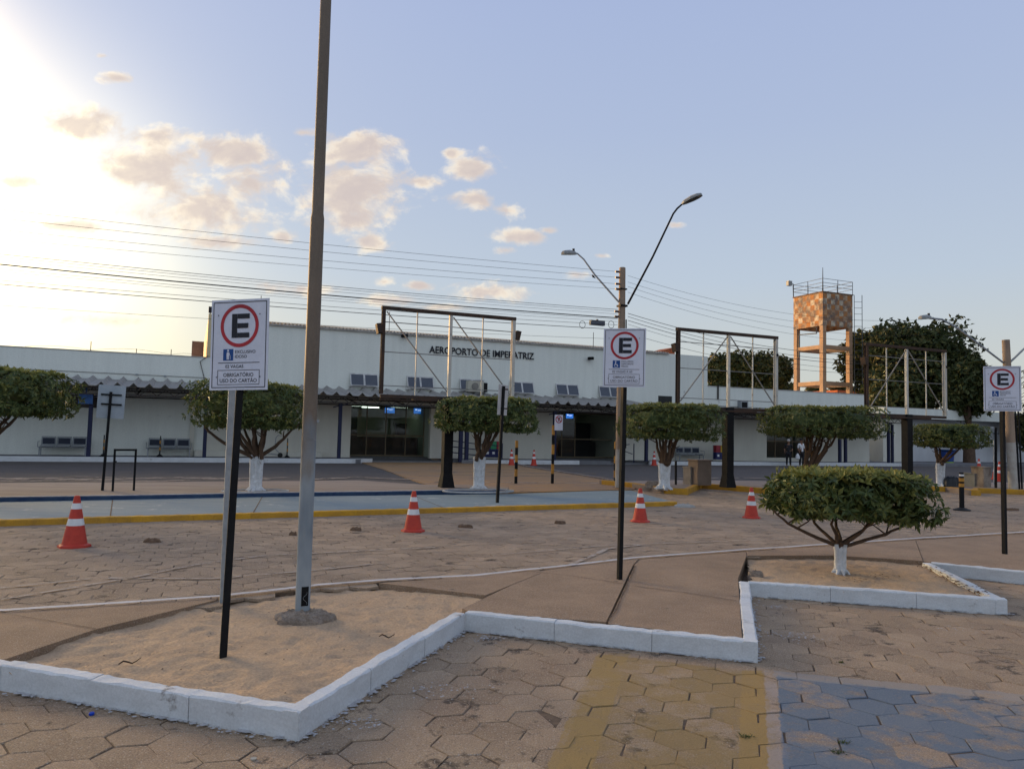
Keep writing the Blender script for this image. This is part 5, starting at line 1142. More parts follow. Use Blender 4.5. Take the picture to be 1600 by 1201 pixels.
# ------------------------------------------------------------------ overhead wires
WN = ['topmost', 'second', 'third', 'fourth', 'fifth', 'sixth', 'seventh', 'eighth', 'ninth', 'tenth', 'eleventh', 'twelfth', 'thirteenth']
def wire(A, px, py, s_end, rad, label, sag=.35, grp=None, n=28):
    # a cable leaving A along the line of poles, passing the sighted point, with a parabolic sag
    r = ray(px, py); t_ = ((A-EYE).dot(ND))/r.dot(ND); Q = EYE+r*t_; sq = (Q-A).dot(UD); k = 4*sag/(s_end*s_end)
    a = (Q.z-A.z-k*sq*sq)/sq
    pts = [A+UD*(s_end*i/n)+ZD*(a*(s_end*i/n)+k*(s_end*i/n)**2) for i in range(n+1)]
    mb = MB(); mb.tube(pts, rad*.72, 5); tag(mb.build('overhead_cable', WIRE, origin=tuple(A)), label, 'cable', grp)
    return pts
GL = 'cables running left from the lamp pole'
lefts = [(425, 327, .007), (434, 341, .007), (444, 359, .007), (452, 373, .006), (484, 397, .010), (487, 401, .007), (491, 406, .006), (497, 413, .022), (499, 420, .007), (503, 424, .006), (508, 438, .008), (515, 444, .013), (530, 477, .006)]
for i, (ya, y0, rad) in enumerate(lefts):
    A = at(970, ya, LP.y)-UD*.12; lb = f'{WN[i]} cable counting down at the left edge of the sky' if i != 7 else 'thickest black cable sweeping from the left edge to the lamp pole'
    wire(A, 0, y0, -45, rad, lb, .5, GL)
GR = 'cables running right from the lamp pole'
p2 = [(430, 1240, 491, .006), (440, 1240, 502, .006), (447, 1240, 512, .006), (456, 1240, 522, .006), (489, 1240, 547, .012), (494, 1240, 555, .010), (500, 1240, 560, .012), (506, 1240, 568, .007), (520, 1240, 576, .008)]
for i, (ya, xb, yb, rad) in enumerate(p2):
    A = at(976, ya, LP.y)+UD*.12; L_ = (LR-LP).dot(UD)
    wire(A, xb, yb, L_, rad, f'{WN[i]} cable counting down between the lamp pole and the water tower', .5, GR)
# splice case and coiled loops hanging on the thick cable
Q = at(933, 504.5, LP.y-1.2*.2); mb = MB(); mb.box(Q, (.50,.13,.15), UD); mb.box(Q+ZD*.09, (.06,.05,.05), UD)
tag(mb.build('cable_splice_case', mat('case_grey', (.10,.11,.14), .6), origin=tuple(Q)), 'grey rectangular splice case hanging on the cables left of the lamp pole', 'cable box')
for (x, lb) in ((910, 'left loop of coiled cable, left of the splice case'), (955, 'right loop of coiled cable between splice case and pole')):
    c = at(x, 507, LP.y-.3); mb = MB(); mb.tube([c+UD*(.10*math.cos(2*math.pi*i/20))+ZD*(.115*math.sin(2*math.pi*i/20)) for i in range(21)], .008, 5, cap=False)
    tag(mb.build('cable_loop', WIRE, origin=tuple(c)), lb, 'cable loop')
# little bird on a wire
c = at(927, 432.5, LP.y-.4)
mb = MB(); mb.tube([c+Vector((.07,0,-.05)), c+Vector((.03,0,-.01)), c, c+Vector((-.02,0,.04)), c+Vector((-.03,0,.065))], [.006,.022,.032,.026,.012], 8); mb.tube([c+Vector((-.035,0,.062)), c+Vector((-.055,0,.06))], [.006,.001], 5)
tag(mb.build('bird', mat('bird_dark', (.02,.02,.02), .8), smooth=True, origin=tuple(c)), 'small dark bird perched on a wire left of the lamp pole', 'bird')

# ------------------------------------------------------------------ water tower
TD = 64.0; tc = at(1286, 600, TD); tcx = Vector((tc.x, tc.y, 0))
zt = at(1284,456,TD).z; zb = at(1284,508,TD).z; W_ = 3.42
t = thing('water_tower', tcx, 'square concrete water tower with orange and cream chequered tank behind the terminal', 'water tower')
corner = tcx; wc = corner-UD*0+UD*(0)           # near corner; tank extends along UD and away along ND
q = lambda a, b, z: corner+(-UD)*a*0+UD*b*0+Vector((0,0,z))
ctr = corner+ND*0
def tq(a, b, z): return corner+UD*a+ND*b+ZD*z   # a along the street, b away from it
TANK = bpy.data.materials.new('chequered_tank'); TANK.use_nodes = True
def tank_mat():
    N = TANK.node_tree.nodes; L = TANK.node_tree.links; b = N['Principled BSDF']; b.inputs['Roughness'].default_value = .9
    uv = N.new('ShaderNodeTexCoord'); mp = N.new('ShaderNodeMapping'); mp.inputs['Scale'].default_value = (1/.47,)*3; mp.inputs['Location'].default_value = (.01,.01,.01)
    L.new(uv.outputs['Object'], mp.inputs[0])
    wn = N.new('ShaderNodeTexWhiteNoise'); fl = N.new('ShaderNodeVectorMath'); fl.operation = 'FLOOR'; L.new(mp.outputs[0], fl.inputs[0]); L.new(fl.outputs[0], wn.inputs[0])
    ch = N.new('ShaderNodeTexChecker'); ch.inputs['Scale'].default_value = 1; L.new(mp.outputs[0], ch.inputs[0]); ch.inputs[1].default_value = (.40,.15,.03,1); ch.inputs[2].default_value = (.52,.44,.33,1)
    rp = N.new('ShaderNodeMapRange'); rp.inputs[1].default_value = .3; rp.inputs[2].default_value = .9; rp.inputs[4].default_value = .75; L.new(wn.outputs[0], rp.inputs[0])
    mx = N.new('ShaderNodeMix'); mx.data_type = 'RGBA'; L.new(rp.outputs[0], mx.inputs[0]); L.new(ch.outputs[0], mx.inputs['A']); mx.inputs['B'].default_value = (.38,.17,.05,1)
    nz = N.new('ShaderNodeTexNoise'); nz.inputs['Scale'].default_value = 1.5; nz.inputs['Detail'].default_value = 10; nz.inputs['Roughness'].default_value = .75
    r2 = N.new('ShaderNodeMapRange'); r2.inputs[1].default_value = .42; r2.inputs[2].default_value = .60; L.new(nz.outputs[0], r2.inputs[0])
    g = N.new('ShaderNodeNewGeometry'); L.new(g.outputs['Position'], nz.inputs['Vector'])
    m2 = N.new('ShaderNodeMix'); m2.data_type = 'RGBA'; L.new(r2.outputs[0], m2.inputs[0]); L.new(mx.outputs['Result'], m2.inputs['A']); m2.inputs['B'].default_value = (.13,.10,.085,1)
    L.new(m2.outputs['Result'], b.inputs['Base Color'])
tank_mat()
me_ = MB(); me_.box((W_/2, W_/2, (zt-zb)/2), (W_, W_, zt-zb))
me = bpy.data.meshes.new('tank'); me.from_pydata([tuple(v) for v in me_.v], [], me_.f); me.materials.append(TANK)
tk = bpy.data.objects.new('tank', me); C.objects.link(tk); tk.parent = t; tk.location = (0, 0, zb); tk.rotation_euler[2] = TH
TC = mat('tower_concrete', (.40,.25,.15), .9, (.28,.19,.13), 1.2, .3, .4, 10, fine=.1)
for a in (0, 1):
    for b in (0, 1):
        mb = MB(); mb.beam(tq(.2+a*(W_-.4), .2+b*(W_-.4), 0), tq(.2+a*(W_-.4), .2+b*(W_-.4), zb), .38, .38); mb.build('leg', TC, t)
for zz_ in (at(1286,541,TD).z, at(1286,598,TD).z):
    mb = MB(); mb.box(tq(W_/2, .2, zz_), (W_-.77, .3, .34), UD); mb.build('tie_beam', TC, t); mb = MB(); mb.box(tq(W_/2, W_-.2, zz_), (W_-.77, .3, .34), UD); mb.build('tie_beam', TC, t)
    mb = MB(); mb.box(tq(.2, W_/2, zz_), (.3, W_-.77, .34), UD); mb.build('tie_beam', TC, t); mb = MB(); mb.box(tq(W_-.2, W_/2, zz_), (.3, W_-.77, .34), UD); mb.build('tie_beam', TC, t)
mb = MB(); mb.box(tq(W_/2, W_/2, zt+.04), (W_+.12, W_+.12, .08), UD); mb.build('tank_lid', mat('lid_dark', (.16,.10,.07), .9), t)
zr = zt+.08; mb = MB()
for a, b in ((0,0),(1,0),(1,1),(0,1)):
    c = (((0,0),(1,0),(1,1),(0,1)).index((a, b))+1) % 4; a2, b2_ = ((0,0),(1,0),(1,1),(0,1))[c]
    for hh_ in (.45, .75, 1.1): mb.tube([tq(a*W_, b*W_, zr+hh_), tq(a2*W_, b2_*W_, zr+hh_)], .022, 4)
    for f_ in (0, .5): mb.tube([tq((a+(a2-a)*f_)*W_, (b+(b2_-b)*f_)*W_, zr), tq((a+(a2-a)*f_)*W_, (b+(b2_-b)*f_)*W_, zr+1.12)], .028, 5)
mb.build('guard_rail', mat('rail_grey', (.10,.11,.13), .7), t)
mb = MB(); mb.tube([tq(0,0,zr), tq(0,0,at(1284,418,TD).z)], [.05,.02], 6); mb.build('lightning_rod', BLACK, t)
mb = MB(); mb.tube([tq(0,W_,zr), tq(-.05,W_,zr+1.2), tq(-.35,W_,zr+1.25)], .04, 6); mb.build('lamp_bracket', BLACK, t); mb = MB(); mb.box(tq(-.5,W_,zr+1.2), (.42,.3,.42), UD); mb.build('floodlight', LAMPG, t)
mb = MB(); la, lb_ = tq(W_+.30, .1, 0), tq(W_+.95, -.15, 0)
for o_ in (la, lb_): mb.tube([o_+ZD*2, o_+ZD*(zt+.1)], .03, 5)
for i in range(22): mb.tube([la+ZD*(2.5+i*.62*(zt-2.5)/13.6), lb_+ZD*(2.5+i*.62*(zt-2.5)/13.6)], .02, 4)
mb.build('ladder', mat('rail_grey', (.10,.11,.13), .7), t)
mb = MB(); mb.tube([tq(.1, W_-.6, zb-2.5), tq(.1, W_-.6, zb-.5), tq(.1, .8, zb-.6), tq(.1, .8, zb)], .06, 6); mb.build('pipe', mat('rail_grey', (.10,.11,.13), .7), t)
# orange-roofed lower hut beside the tower feet
s0, z0_ = FP(1320, 612, 20); s1, z1_ = FP(1352, 614, 20)
h0 = thing('red_roofed_hut', FW(s0, 20, 0), 'low hut with a reddish roof edge and aerials at the foot of the water tower', 'hut')
mb = MB(); fbox(mb, s0-1, s1+1.2, 20, 23, 0, z0_-.1); mb.build('wall', WALL_LOW, h0); mb = MB(); fbox(mb, s0-1.2, s1+1.4, 19.8, 23.2, z0_-.1, z0_+.12); mb.build('roof', mat('roof_red', (.45,.12,.05), .9), h0)

# ================================================================== vegetation
LEAFT = mat('topiary_leaf', (.055,.085,.022), .5, (.03,.05,.014), 1.4, .4, spec=.35, hvar=[(.028,.048,.012), (.055,.082,.020), (.08,.105,.028), (.12,.14,.036), (.20,.19,.05)], trans=.22)
LEAFY = mat('young_leaf', (.15,.16,.045), .5, (.11,.13,.035), 2, .4, spec=.35, hvar=[(.13,.15,.035), (.21,.21,.05), (.32,.28,.08)], trans=.22)
LEAFB = mat('tree_leaf', (.045,.065,.02), .6, (.02,.035,.012), .5, .35, spec=.3, hvar=[(.02,.035,.010), (.045,.06,.018), (.08,.09,.025), (.14,.11,.03)], trans=.15)
TWIG = mat('twig', (.06,.035,.022), .9)
def leaf(vs, fs, c, d, nrm, L_, W_):
    s_ = d.cross(nrm).normalized(); nrm = s_.cross(d); o = len(vs)
    vs += [c, c+d*L_*.5+s_*W_*.5+nrm*W_*.14, c+d*L_-nrm*L_*.12, c+d*L_*.5-s_*W_*.5+nrm*W_*.14]
    fs += [(o, o+1, o+2), (o, o+2, o+3)]
def topiary_crown(rx, ry, rz, nclump, per, L_, seed, lumpy=.10):
    # a clipped box of leaves: rosettes of leaves on the skin of a rounded, uneven slab, thinner and hanging below
    rr = random.Random(seed); A = ([], []); Bm = ([], []); up = Vector((0,0,1))
    def rad(d):
        k = 1+lumpy*noise.noise(d*1.9+Vector((seed*3.1, 0, 0)))*1.1+lumpy*.7*noise.noise(d*5+Vector((0, seed, 0)))
        e = 6.5; q = (abs(d.x/rx)**e+abs(d.y/ry)**e+abs(d.z/rz)**e)**(-1/e); return q*k
    for i in range(nclump):
        # directions weighted by area of the slab
        f_ = rr.random(); a = rr.uniform(0, 2*math.pi)
        if f_ < .36: p = Vector((rx*math.cos(a)*math.sqrt(rr.random()), ry*math.sin(a)*math.sqrt(rr.random()), rz))
        elif f_ < .80: p = Vector((rx*math.cos(a), ry*math.sin(a), rz*rr.uniform(-1, 1)))
        else: p = Vector((rx*math.cos(a)*math.sqrt(rr.random()), ry*math.sin(a)*math.sqrt(rr.random()), -rz))
        d = p.normalized(); depth = rr.random()**2.2*.36; P = d*rad(d)*(1-depth)*(rr.uniform(1.03, 1.12) if rr.random() < .05 else 1)
        if p.z < 0 and f_ >= .8: P.z += rz*.5*max(0, noise.noise(P*3+Vector((seed, 1, 1))))
        P.z -= rz*.45*max(0, P.x/rx)**2*(1 if P.z < 0 else .15)*(1 if seed == 3 else .25)
        if P.z < -rz*.3: P.z -= rr.random()*.05*(L_/.07)*max(0, noise.noise(P*4))*2
        n0 = Vector((d.x/rx, d.y/ry, d.z/rz*1.4)).normalized()
        ax = (n0+up*.35+Vector((rr.gauss(0,.35), rr.gauss(0,.35), rr.gauss(0,.35)))).normalized()
        young = d.z*(rx/rz) > .8 and P.z > rz*.45 and rr.random() < .5 or rr.random() < .05
        t1 = ax.orthogonal().normalized(); t2 = ax.cross(t1); a0 = rr.random()*6.28
        for k in range(per):
            an = a0+k*2*math.pi/per+rr.gauss(0,.3); sp_ = rr.uniform(.5, 1.3)
            dl = (ax*(.75 if young else .35)+ (t1*math.cos(an)+t2*math.sin(an))*sp_+Vector((0,0,-.35 if not young else .1))).normalized()
            l_ = L_*rr.uniform(.7, 1.25); nn = (ax+Vector((rr.gauss(0,.3), rr.gauss(0,.3), rr.gauss(0,.3)))).normalized()
            if abs(nn.dot(dl)) > .95: nn = t1
            leaf(*(Bm if young else A), P, dl, nn, l_, l_*rr.uniform(.30, .42))
    # dense inner mass of the clipped crown
    nu, nv = 22, 12; o = len(A[0])
    for j in range(nv+1):
        for i in range(nu):
            th_ = math.pi*j/nv; ph = 2*math.pi*i/nu; d = Vector((math.sin(th_)*math.cos(ph), math.sin(th_)*math.sin(ph), math.cos(th_)*rz/rx*1.0))
            d = d.normalized() if d.length > 1e-6 else Vector((0,0,1)); P = d*rad(d)*(.66+.14*noise.noise(d*4+Vector((seed,0,0)))); P.z = P.z*.85+(rz*.12); A[0].append(P)
    for j in range(nv):
        for i in range(nu): A[1].append((o+j*nu+i, o+j*nu+(i+1) % nu, o+(j+1)*nu+(i+1) % nu, o+(j+1)*nu+i))
    return A, Bm
def tree_limbs(p0, tips, r0, seed, wob=.10):
    rr = random.Random(seed); mb = MB(); mb2 = MB()
    for (f, tip, r1) in tips:
        pts = []; n = 9
        for i in range(n):
            t_ = i/(n-1); b = f+(tip-f)*t_; bow = (tip-f); bow.z = 0
            b = b+bow*(.22*math.sin(math.pi*t_))*(1 if tip.z-f.z > 0 else 0)*.6+Vector((rr.gauss(0,wob*.16), rr.gauss(0,wob*.16), 0))*math.sin(math.pi*t_)
            pts.append(b)
        mb.tube(pts, [r0*(1-i/(n-1))+r1*(i/(n-1)) for i in range(n)], 7)
        for q in range(3):
            k = rr.randint(n//2, n-1); e = pts[k]+Vector((rr.gauss(0,.16), rr.gauss(0,.16), rr.uniform(.08,.25)))*(tip-f).length*.9
            mb.tube([pts[k], (pts[k]+e)/2+Vector((rr.gauss(0,.02), rr.gauss(0,.02), 0)), e], [r1*1.0, r1*.75, r1*.4], 5)
    return mb
def topiary(name_lb, base, crown_c, rx, ry, rz, L_, ncl, per, seed, split, tips_n, r0, trunk_h, spread, white_to=None, bend=0.0, lumpy=.10, extra=()):
    t = thing('clipped_tree', base, name_lb, 'tree', 'flat-topped clipped trees with whitewashed trunks')
    A, Y = topiary_crown(rx, ry, rz, ncl, per, L_, seed, lumpy)
    mb = MB(); mb.add([v+crown_c for v in A[0]], A[1]); ob = mb.build('crown', LEAFT, t)
    mb = MB(); mb.add([v+crown_c for v in Y[0]], Y[1]); mb.build('young_shoots', LEAFY, ob)
    rr = random.Random(seed+50); fork = base+Vector((bend, 0, trunk_h)); tips = []
    for i in range(tips_n):
        a = 2*math.pi*(i+.5*rr.random())/tips_n; k = rr.uniform(.55, 1)*spread
        tips.append((fork+Vector((rr.gauss(0, r0*.5), rr.gauss(0, r0*.5), -trunk_h*.12*rr.random())), crown_c+Vector((rx*k*math.cos(a), ry*k*math.sin(a), -rz*.55)), r0*.13))
    for (dx, dz) in extra: tips.append((fork+Vector((0,0,-trunk_h*.1)), crown_c+Vector((dx, 0, dz)), r0*.2))
    tree_limbs(base, tips, r0*.43, seed).build('limbs', BARK, t, smooth=True)
    h = trunk_h; wl_ = white_to or h
    # two or three fused stems, whitewashed to the fork
    tb = MB()
    for (ox, k) in ((-.45, 1), (.5, .9), (0, 1.05)):
        pts = [base+Vector((ox*r0*(.9+.9*q), rr.gauss(0,.01), wl_*q))+Vector((bend*q, 0, 0)) for q in (-.08, .0, .12, .35, .65, 1.0)]
        tb.tube(pts, [r0*1.25*k, r0*1.12*k, r0*.78*k, r0*.66*k, r0*.60*k, r0*.56*k], 10)
    for i in range(7):
        a = i*.9+rr.random(); e = base+Vector((math.cos(a)*r0*2.1, math.sin(a)*r0*2.1, -.03)); tb.tube([base+Vector((0,0,h*.10)), base+Vector((math.cos(a)*r0*1.2, math.sin(a)*r0*1.2, .03)), e], [r0*.6, r0*.42, r0*.12], 6)
    tb.build('trunk', WHITET, t, smooth=True)
    return t
# foreground tree
b = G(1313,895,-.03); cc = at(1334,770,b.y+.0)
topiary('small foreground clipped tree with whitewashed trunk in the sand behind the white kerb', b, Vector((cc.x, b.y+.15, cc.z-.01)), .91, .68, .245, .115, 1900, 6, 3, 0, 5, .062, .37, .72, lumpy=.17, extra=((-1.0,-.25), (.80,-.36)))
def fp(px, py, x0, x1, yt, yb_, lb, seed, r0=.115, th=.75, L_=.10, ncl=2300, tips_n=9, spread=.6, ry=1.3, z=MZ, lumpy=.08, extra=(), per=6, bend=0):
    b = G(px, py, z); l = at(x0, (yt+yb_)/2, b.y); r_ = at(x1, (yt+yb_)/2, b.y); tp_ = at((x0+x1)/2, yt, b.y).z; bt = at((x0+x1)/2, yb_, b.y).z
    return topiary(lb, b, Vector(((l.x+r_.x)/2, b.y, (tp_+bt)/2)), (r_.x-l.x)/2*.85, ry, (tp_-bt)/2*.82, L_, ncl, per, seed, 0, tips_n, r0, th, spread, lumpy=lumpy, extra=extra, bend=bend)
fp(-62, 775, -125, 103, 574, 650, 'clipped tree crown cut off by the left edge of the picture, before the canopy', 11, ncl=2300, L_=.11)
fp(399, 766, 304, 480, 594, 672, 'clipped tree between the near parking sign and the tall steel pole', 12, th=.85, r0=.125, extra=((-1.1,-.55), (1.05,-.5)))
fp(748, 763, 673, 850, 619, 676, 'clipped tree at the crossing, behind the narrow turned sign', 13, spread=.38, th=.85, r0=.125, tips_n=10)
fp(1038, 762, 960, 1132, 629, 688, 'clipped tree with rubble at its foot, right of the middle parking sign', 14, spread=.34, th=.72, r0=.14, tips_n=12)
fp(1264, 764, 1185, 1378, 634, 684, 'wide clipped tree behind the foreground tree, below the water tower', 15, spread=.35, r0=.16, th=.6, tips_n=10, ry=1.5, ncl=2500)
fp(1470, 759, 1425, 1530, 662, 699, 'rightmost clipped tree with thin limbs, before the low annex wall', 16, spread=.5, r0=.12, th=.8, tips_n=6, L_=.10, ncl=1700)
# pale kerb rings at tree feet
rg = MB()
for (px, py, r_) in ((399,767,.75), (748,767,.95)):
    c = G(px, py, MZ); n = 40
    pts = [c+UD*(r_*math.cos(6.2832*i/n))+ND*(.55*r_*math.sin(6.2832*i/n)) for i in range(n+1)]; rg.tube([p_+ZD*.005 for p_ in pts], .022, 6, cap=False)
struct(rg.build('tree_pit_edging', mat('pale_edge', (.42,.43,.44), .8)))

def wild_tree(base, cc, rx, ry, rz, n, L_, label, seed, th=None, lobes=9, grp='dark leafy trees beyond the terminal'):
    rr = random.Random(seed); t = thing('leafy_tree', base, label, 'tree', grp); vs, fs = [], []
    lob = [(cc+Vector((rx*.62*math.cos(a)*q, ry*.62*math.sin(a)*q, rz*rr.uniform(-.55, .55))), rr.uniform(.36, .55)) for i in range(lobes) for a, q in ((2*math.pi*i/lobes+rr.random(), rr.uniform(.45, 1.1)),)]+[(cc, .72), (cc+Vector((rx*.05,0,rz*.42)), .5)]
    for i in range(n):
        c, k = rr.choice(lob); d = Vector((rr.gauss(0,1), rr.gauss(0,1), rr.gauss(0,1))).normalized(); q = k*(1+.30*noise.noise(d*2.4+c*.3)+.15*noise.noise(d*6+c))*(1-.5*rr.random()**2.4)
        P = c+Vector((d.x*rx*q, d.y*ry*q, d.z*rz*q)); ax = (d+Vector((rr.gauss(0,.5), rr.gauss(0,.5), rr.gauss(0,.5)-.1))).normalized()
        dl = (ax.orthogonal().normalized()*math.cos(i)+ax.cross(ax.orthogonal()).normalized()*math.sin(i)+Vector((0,0,-.3))).normalized()
        for w_ in range(3):
            dd = (dl+Vector((rr.gauss(0,.6), rr.gauss(0,.6), rr.gauss(0,.5)))).normalized(); leaf(vs, fs, P, dd, (ax if abs(ax.dot(dd)) < .95 else dd.orthogonal()), L_*rr.uniform(.7,1.3), L_*.5)
    mb = MB(); mb.add(vs, fs); mb.build('crown', LEAFB, t)
    mb = MB(); f = base+ZD*((cc.z-base.z)*.55); mb.tube([base, f], [.45,.32], 10)
    for i in range(6): mb.tube([f, (f+lob[i][0])/2+ZD*.6, lob[i][0]], [.2,.13,.05], 6)
    mb.build('trunk', BARK, t, smooth=True)
    return t
def wt2(px0, px1, pyt, pyb, Y, label, seed, n=5200, L_=.42, ry=None, lobes=9):
    c = at((px0+px1)/2, (pyt+pyb)/2, Y); rx = (at(px1, pyt, Y).x-at(px0, pyt, Y).x)/2; rz = (at(px0, pyt, Y).z-at(px0, pyb, Y).z)/2
    return wild_tree(Vector((c.x, Y, 0)), c, rx, ry or rx*.8, rz, n, L_, label, seed, lobes=lobes)
wt2(1335, 1530, 503, 665, 62, 'large dark leafy tree right of the water tower, tallest of the trees', 21, n=9000, lobes=12)
wt2(1318, 1400, 512, 650, 68, 'dark leafy tree directly behind the water tower ladder', 22, n=4200)
wt2(1470, 1556, 550, 668, 58, 'dark leafy tree at right, behind the rightmost billboard frame and parking sign', 23, n=4200)
wt2(1103, 1178, 547, 640, 78, 'leafy tree behind the step of the roofline, left half of the far clump', 24, n=4200)
wt2(1150, 1242, 545, 645, 76, 'leafy tree left of the water tower, seen through the middle billboard frame', 25, n=5200)
wt2(1296, 1345, 596, 650, 80, 'low distant tree seen between the water tower legs', 26, n=1500)
wt2(1255, 1290, 600, 650, 90, 'small far tree between the left legs of the water tower', 27, n=900)
wt2(1590, 1660, 600, 700, 60, 'leafy tree at the right picture edge beyond the annex', 28, n=2500)
# palm-like fronds at the right edge
p = at(1600, 620, 40); t = thing('palm_tree', Vector((p.x+1.5, 40, 0)), 'palm fronds reaching in at the right picture edge', 'palm')
mb = MB(); vs, fs = [], []; c = Vector((p.x+1.5, 40, p.z+1.4)); rr = random.Random(4)
for k in range(12):
    a = 6.283*k/12; el = rr.uniform(.1,.7); L0 = 2.2
    for i in range(14):
        f_ = i/13; P = c+Vector((math.cos(a)*L0*f_, math.sin(a)*L0*f_, L0*(el*f_-.95*f_*f_)))
        for sg in (-1, 1): leaf(vs, fs, P, Vector((-math.sin(a)*sg+math.cos(a)*.6, math.cos(a)*sg+math.sin(a)*.6, -.5)).normalized(), ZD, .55, .05)
mb.add(vs, fs); mb.build('fronds', LEAFB, t); mb = MB(); mb.tube([Vector((c.x, 40, 0)), c], [.2,.14], 8); mb.build('trunk', BARK, t)

# ------------------------------------------------------------------ ground litter
def litter_leaf(c, seed, m, s_=.05):
    rr = random.Random(seed); mb = MB(); vs, fs = [], []
    for i in range(rr.randint(2, 5)):
        a = rr.random()*6.28; leaf(vs, fs, c+Vector((rr.gauss(0,.03), rr.gauss(0,.02), .006+rr.random()*.02)), Vector((math.cos(a), math.sin(a), rr.uniform(0,.5))).normalized(), ZD, s_*rr.uniform(.8,1.6), s_*.5)
    mb.add(vs, fs); return mb
DRY = mat('dry_leaf', (.18,.10,.05), .9, (.10,.06,.03), 20, .4)
mb = MB(); vs, fs = [], []; rr = random.Random(9); a_, b_ = G(1455,885,-.03), G(1562,936,-.03)
for i in range(420):
    f_ = rr.random(); a = rr.random()*6.28; c = a_.lerp(b_, f_)+Vector((-abs(rr.gauss(0,.07))-.03, rr.gauss(0,.03), .012+rr.random()*.03)); leaf(vs, fs, c, Vector((math.cos(a), math.sin(a), rr.uniform(-.2,.5))).normalized(), ZD, rr.uniform(.025,.06), .022)
for (x, y, n) in ((1440,877,40), (1380,900,25), (1340,905,25), (860,1100,0)):
    c0 = G(x, y, -.02)
    for i in range(n): a = rr.random()*6.28; leaf(vs, fs, c0+Vector((rr.gauss(0,.2), rr.gauss(0,.12), rr.random()*.015)), Vector((math.cos(a), math.sin(a), .1)).normalized(), ZD, .04, .018)
mb.add(vs, fs); stuff(mb.build('leaf_litter', DRY), 'dry brown leaves drifted along the inside of the right white kerb', 'dry leaves')
mb = MB(); rr = random.Random(19)
for i in range(1500):
    x, y = rr.uniform(-4, 6), rr.uniform(1.5, 8.5); r_ = rr.uniform(.002, .007); k = 5; z = BZ+.0065
    if rr.random() < .35: x, y, z = rr.uniform(-6, 9), rr.uniform(8, 17), .0075; r_ *= 1.6
    mb.add([(x+r_*rr.uniform(.6,1.4)*math.cos(6.28*j/k), y+r_*rr.uniform(.6,1.4)*math.sin(6.28*j/k), z) for j in range(k)]+[(x, y, z+r_*.6)], [(j, (j+1) % k, k) for j in range(k)])
stuff(mb.build('grit', mat('grit', (.36,.31,.27), .9, (.20,.15,.12), 90, .3)), 'loose pale grit and crumbs scattered over the pavers', 'grit')
mb = MB(); rr = random.Random(77); pl_ = [zig[1], zig[2], zig[3], G(765,931), G(600,912), G(338,938)]
for i in range(170):
    x, y = rr.uniform(-3.4, .2), rr.uniform(4.3, 8.4)
    if not pip(x, y, pl_): continue
    r_ = rr.choice((.004, .006, .007, .009)); k = 6; z = -.031+.008*rr.random()
    mb.add([(x+r_*rr.uniform(.6,1.4)*math.cos(6.28*j/k), y+r_*rr.uniform(.6,1.4)*math.sin(6.28*j/k), z) for j in range(k)]+[(x+r_*.3, y, z+.003+r_*.35)], [(j, (j+1) % k, k) for j in range(k)])
stuff(mb.build('sand_crumbs', mat('crumb', (.22,.145,.09), .95, (.10,.07,.05), 30, .3)), 'small brown crumbs and bits of bark lying on the near sand bed', 'crumbs')
SOILP = mat('dirt_clod', (.20,.125,.08), .95, (.12,.075,.05), 20, .3, 1.0, 60)
for (x, y, w_, lb) in ((237,847,.16, 'clod of dirt on the road right of the nearest cone'), (458,836,.08, 'small clod of dirt on the road left of the tall pole'), (556,829,.12, 'clod of dirt on the road between tall pole and second cone'), (727,824,.16, 'clod of dirt right of the second cone'), (875,818,.13, 'clod of dirt on the road between the second and third cones'), (1440,800,.2, 'scatter of dirt on the road left of the flexible bollard'), (1580,797,.2, 'scatter of dirt on the road near the right edge')):
    c = G(x, y, 0.0); tag(lump(c, w_, w_*.6, .045, x*.1, 14, 4).build('dirt_clod', SOILP, origin=tuple(c)), lb, 'dirt clod', 'clods of dirt on the road')
c = G(143,1117,BZ); mb = MB(); mb.lathe(c+ZD*.004, [(.016,0), (.017,.012), (.013,.016)], 18); tag(mb.build('bottle_cap', mat('cap_blue', (.01,.06,.50), .35), origin=tuple(c)), 'bright blue plastic bottle cap on the pavers at the foot of the kerb', 'bottle cap')
c = G(396,1187,BZ); mb = MB(); mb.lathe(c+ZD*.004, [(.016,0), (.017,.008)], 14); tag(mb.build('bottle_cap', mat('cap_pale', (.40,.38,.33), .5), origin=tuple(c)), 'pale round bottle cap on the pavers near the kerb corner', 'bottle cap')
for (x, y, a, L_, lb) in ((592,996,.3,.13,'small dark curled twig on the sand right of the tall pole'), (185,1040,.9,.16,'dark twig on the sand near the front kerb'), (590,983,0,.001,'')):
    if not lb: continue
    c = G(x, y, -.015); mb = MB(); mb.tube([c+Vector((L_*i/5*math.cos(a), L_*i/5*math.sin(a), .012+.015*math.sin(i*1.5))) for i in range(6)], [.004,.006,.006,.005,.004,.002], 5); tag(mb.build('twig', TWIG, origin=tuple(c)), lb, 'twig')
for (x, y, s_, lb) in ((1165,1150,.05, 'tuft of green weed in a paver joint on the yellow patch'), (1310,1175,.06, 'tuft of green weed in a joint of the blue patch, lower one'), (1318,1160,.04, 'small tuft of green weed in a joint of the blue patch, upper one'), (1314,1035,.03, 'tiny dark weed in a joint beyond the blue patch')):
    c = G(x, y, BZ); rr = random.Random(x); vs, fs = [], []
    for i in range(46): a = rr.random()*6.28; leaf(vs, fs, c+Vector((rr.gauss(0,s_*.4), rr.gauss(0,s_*.25), -.004)), Vector((math.cos(a)*.8, math.sin(a)*.8, rr.uniform(.2,1.2))).normalized(), Vector((.1,.2,1)).normalized(), rr.uniform(.012,.035), .006)
    mb = MB(); mb.add(vs, fs); tag(mb.build('weed', LEAFT, origin=tuple(c)), lb, 'weed')

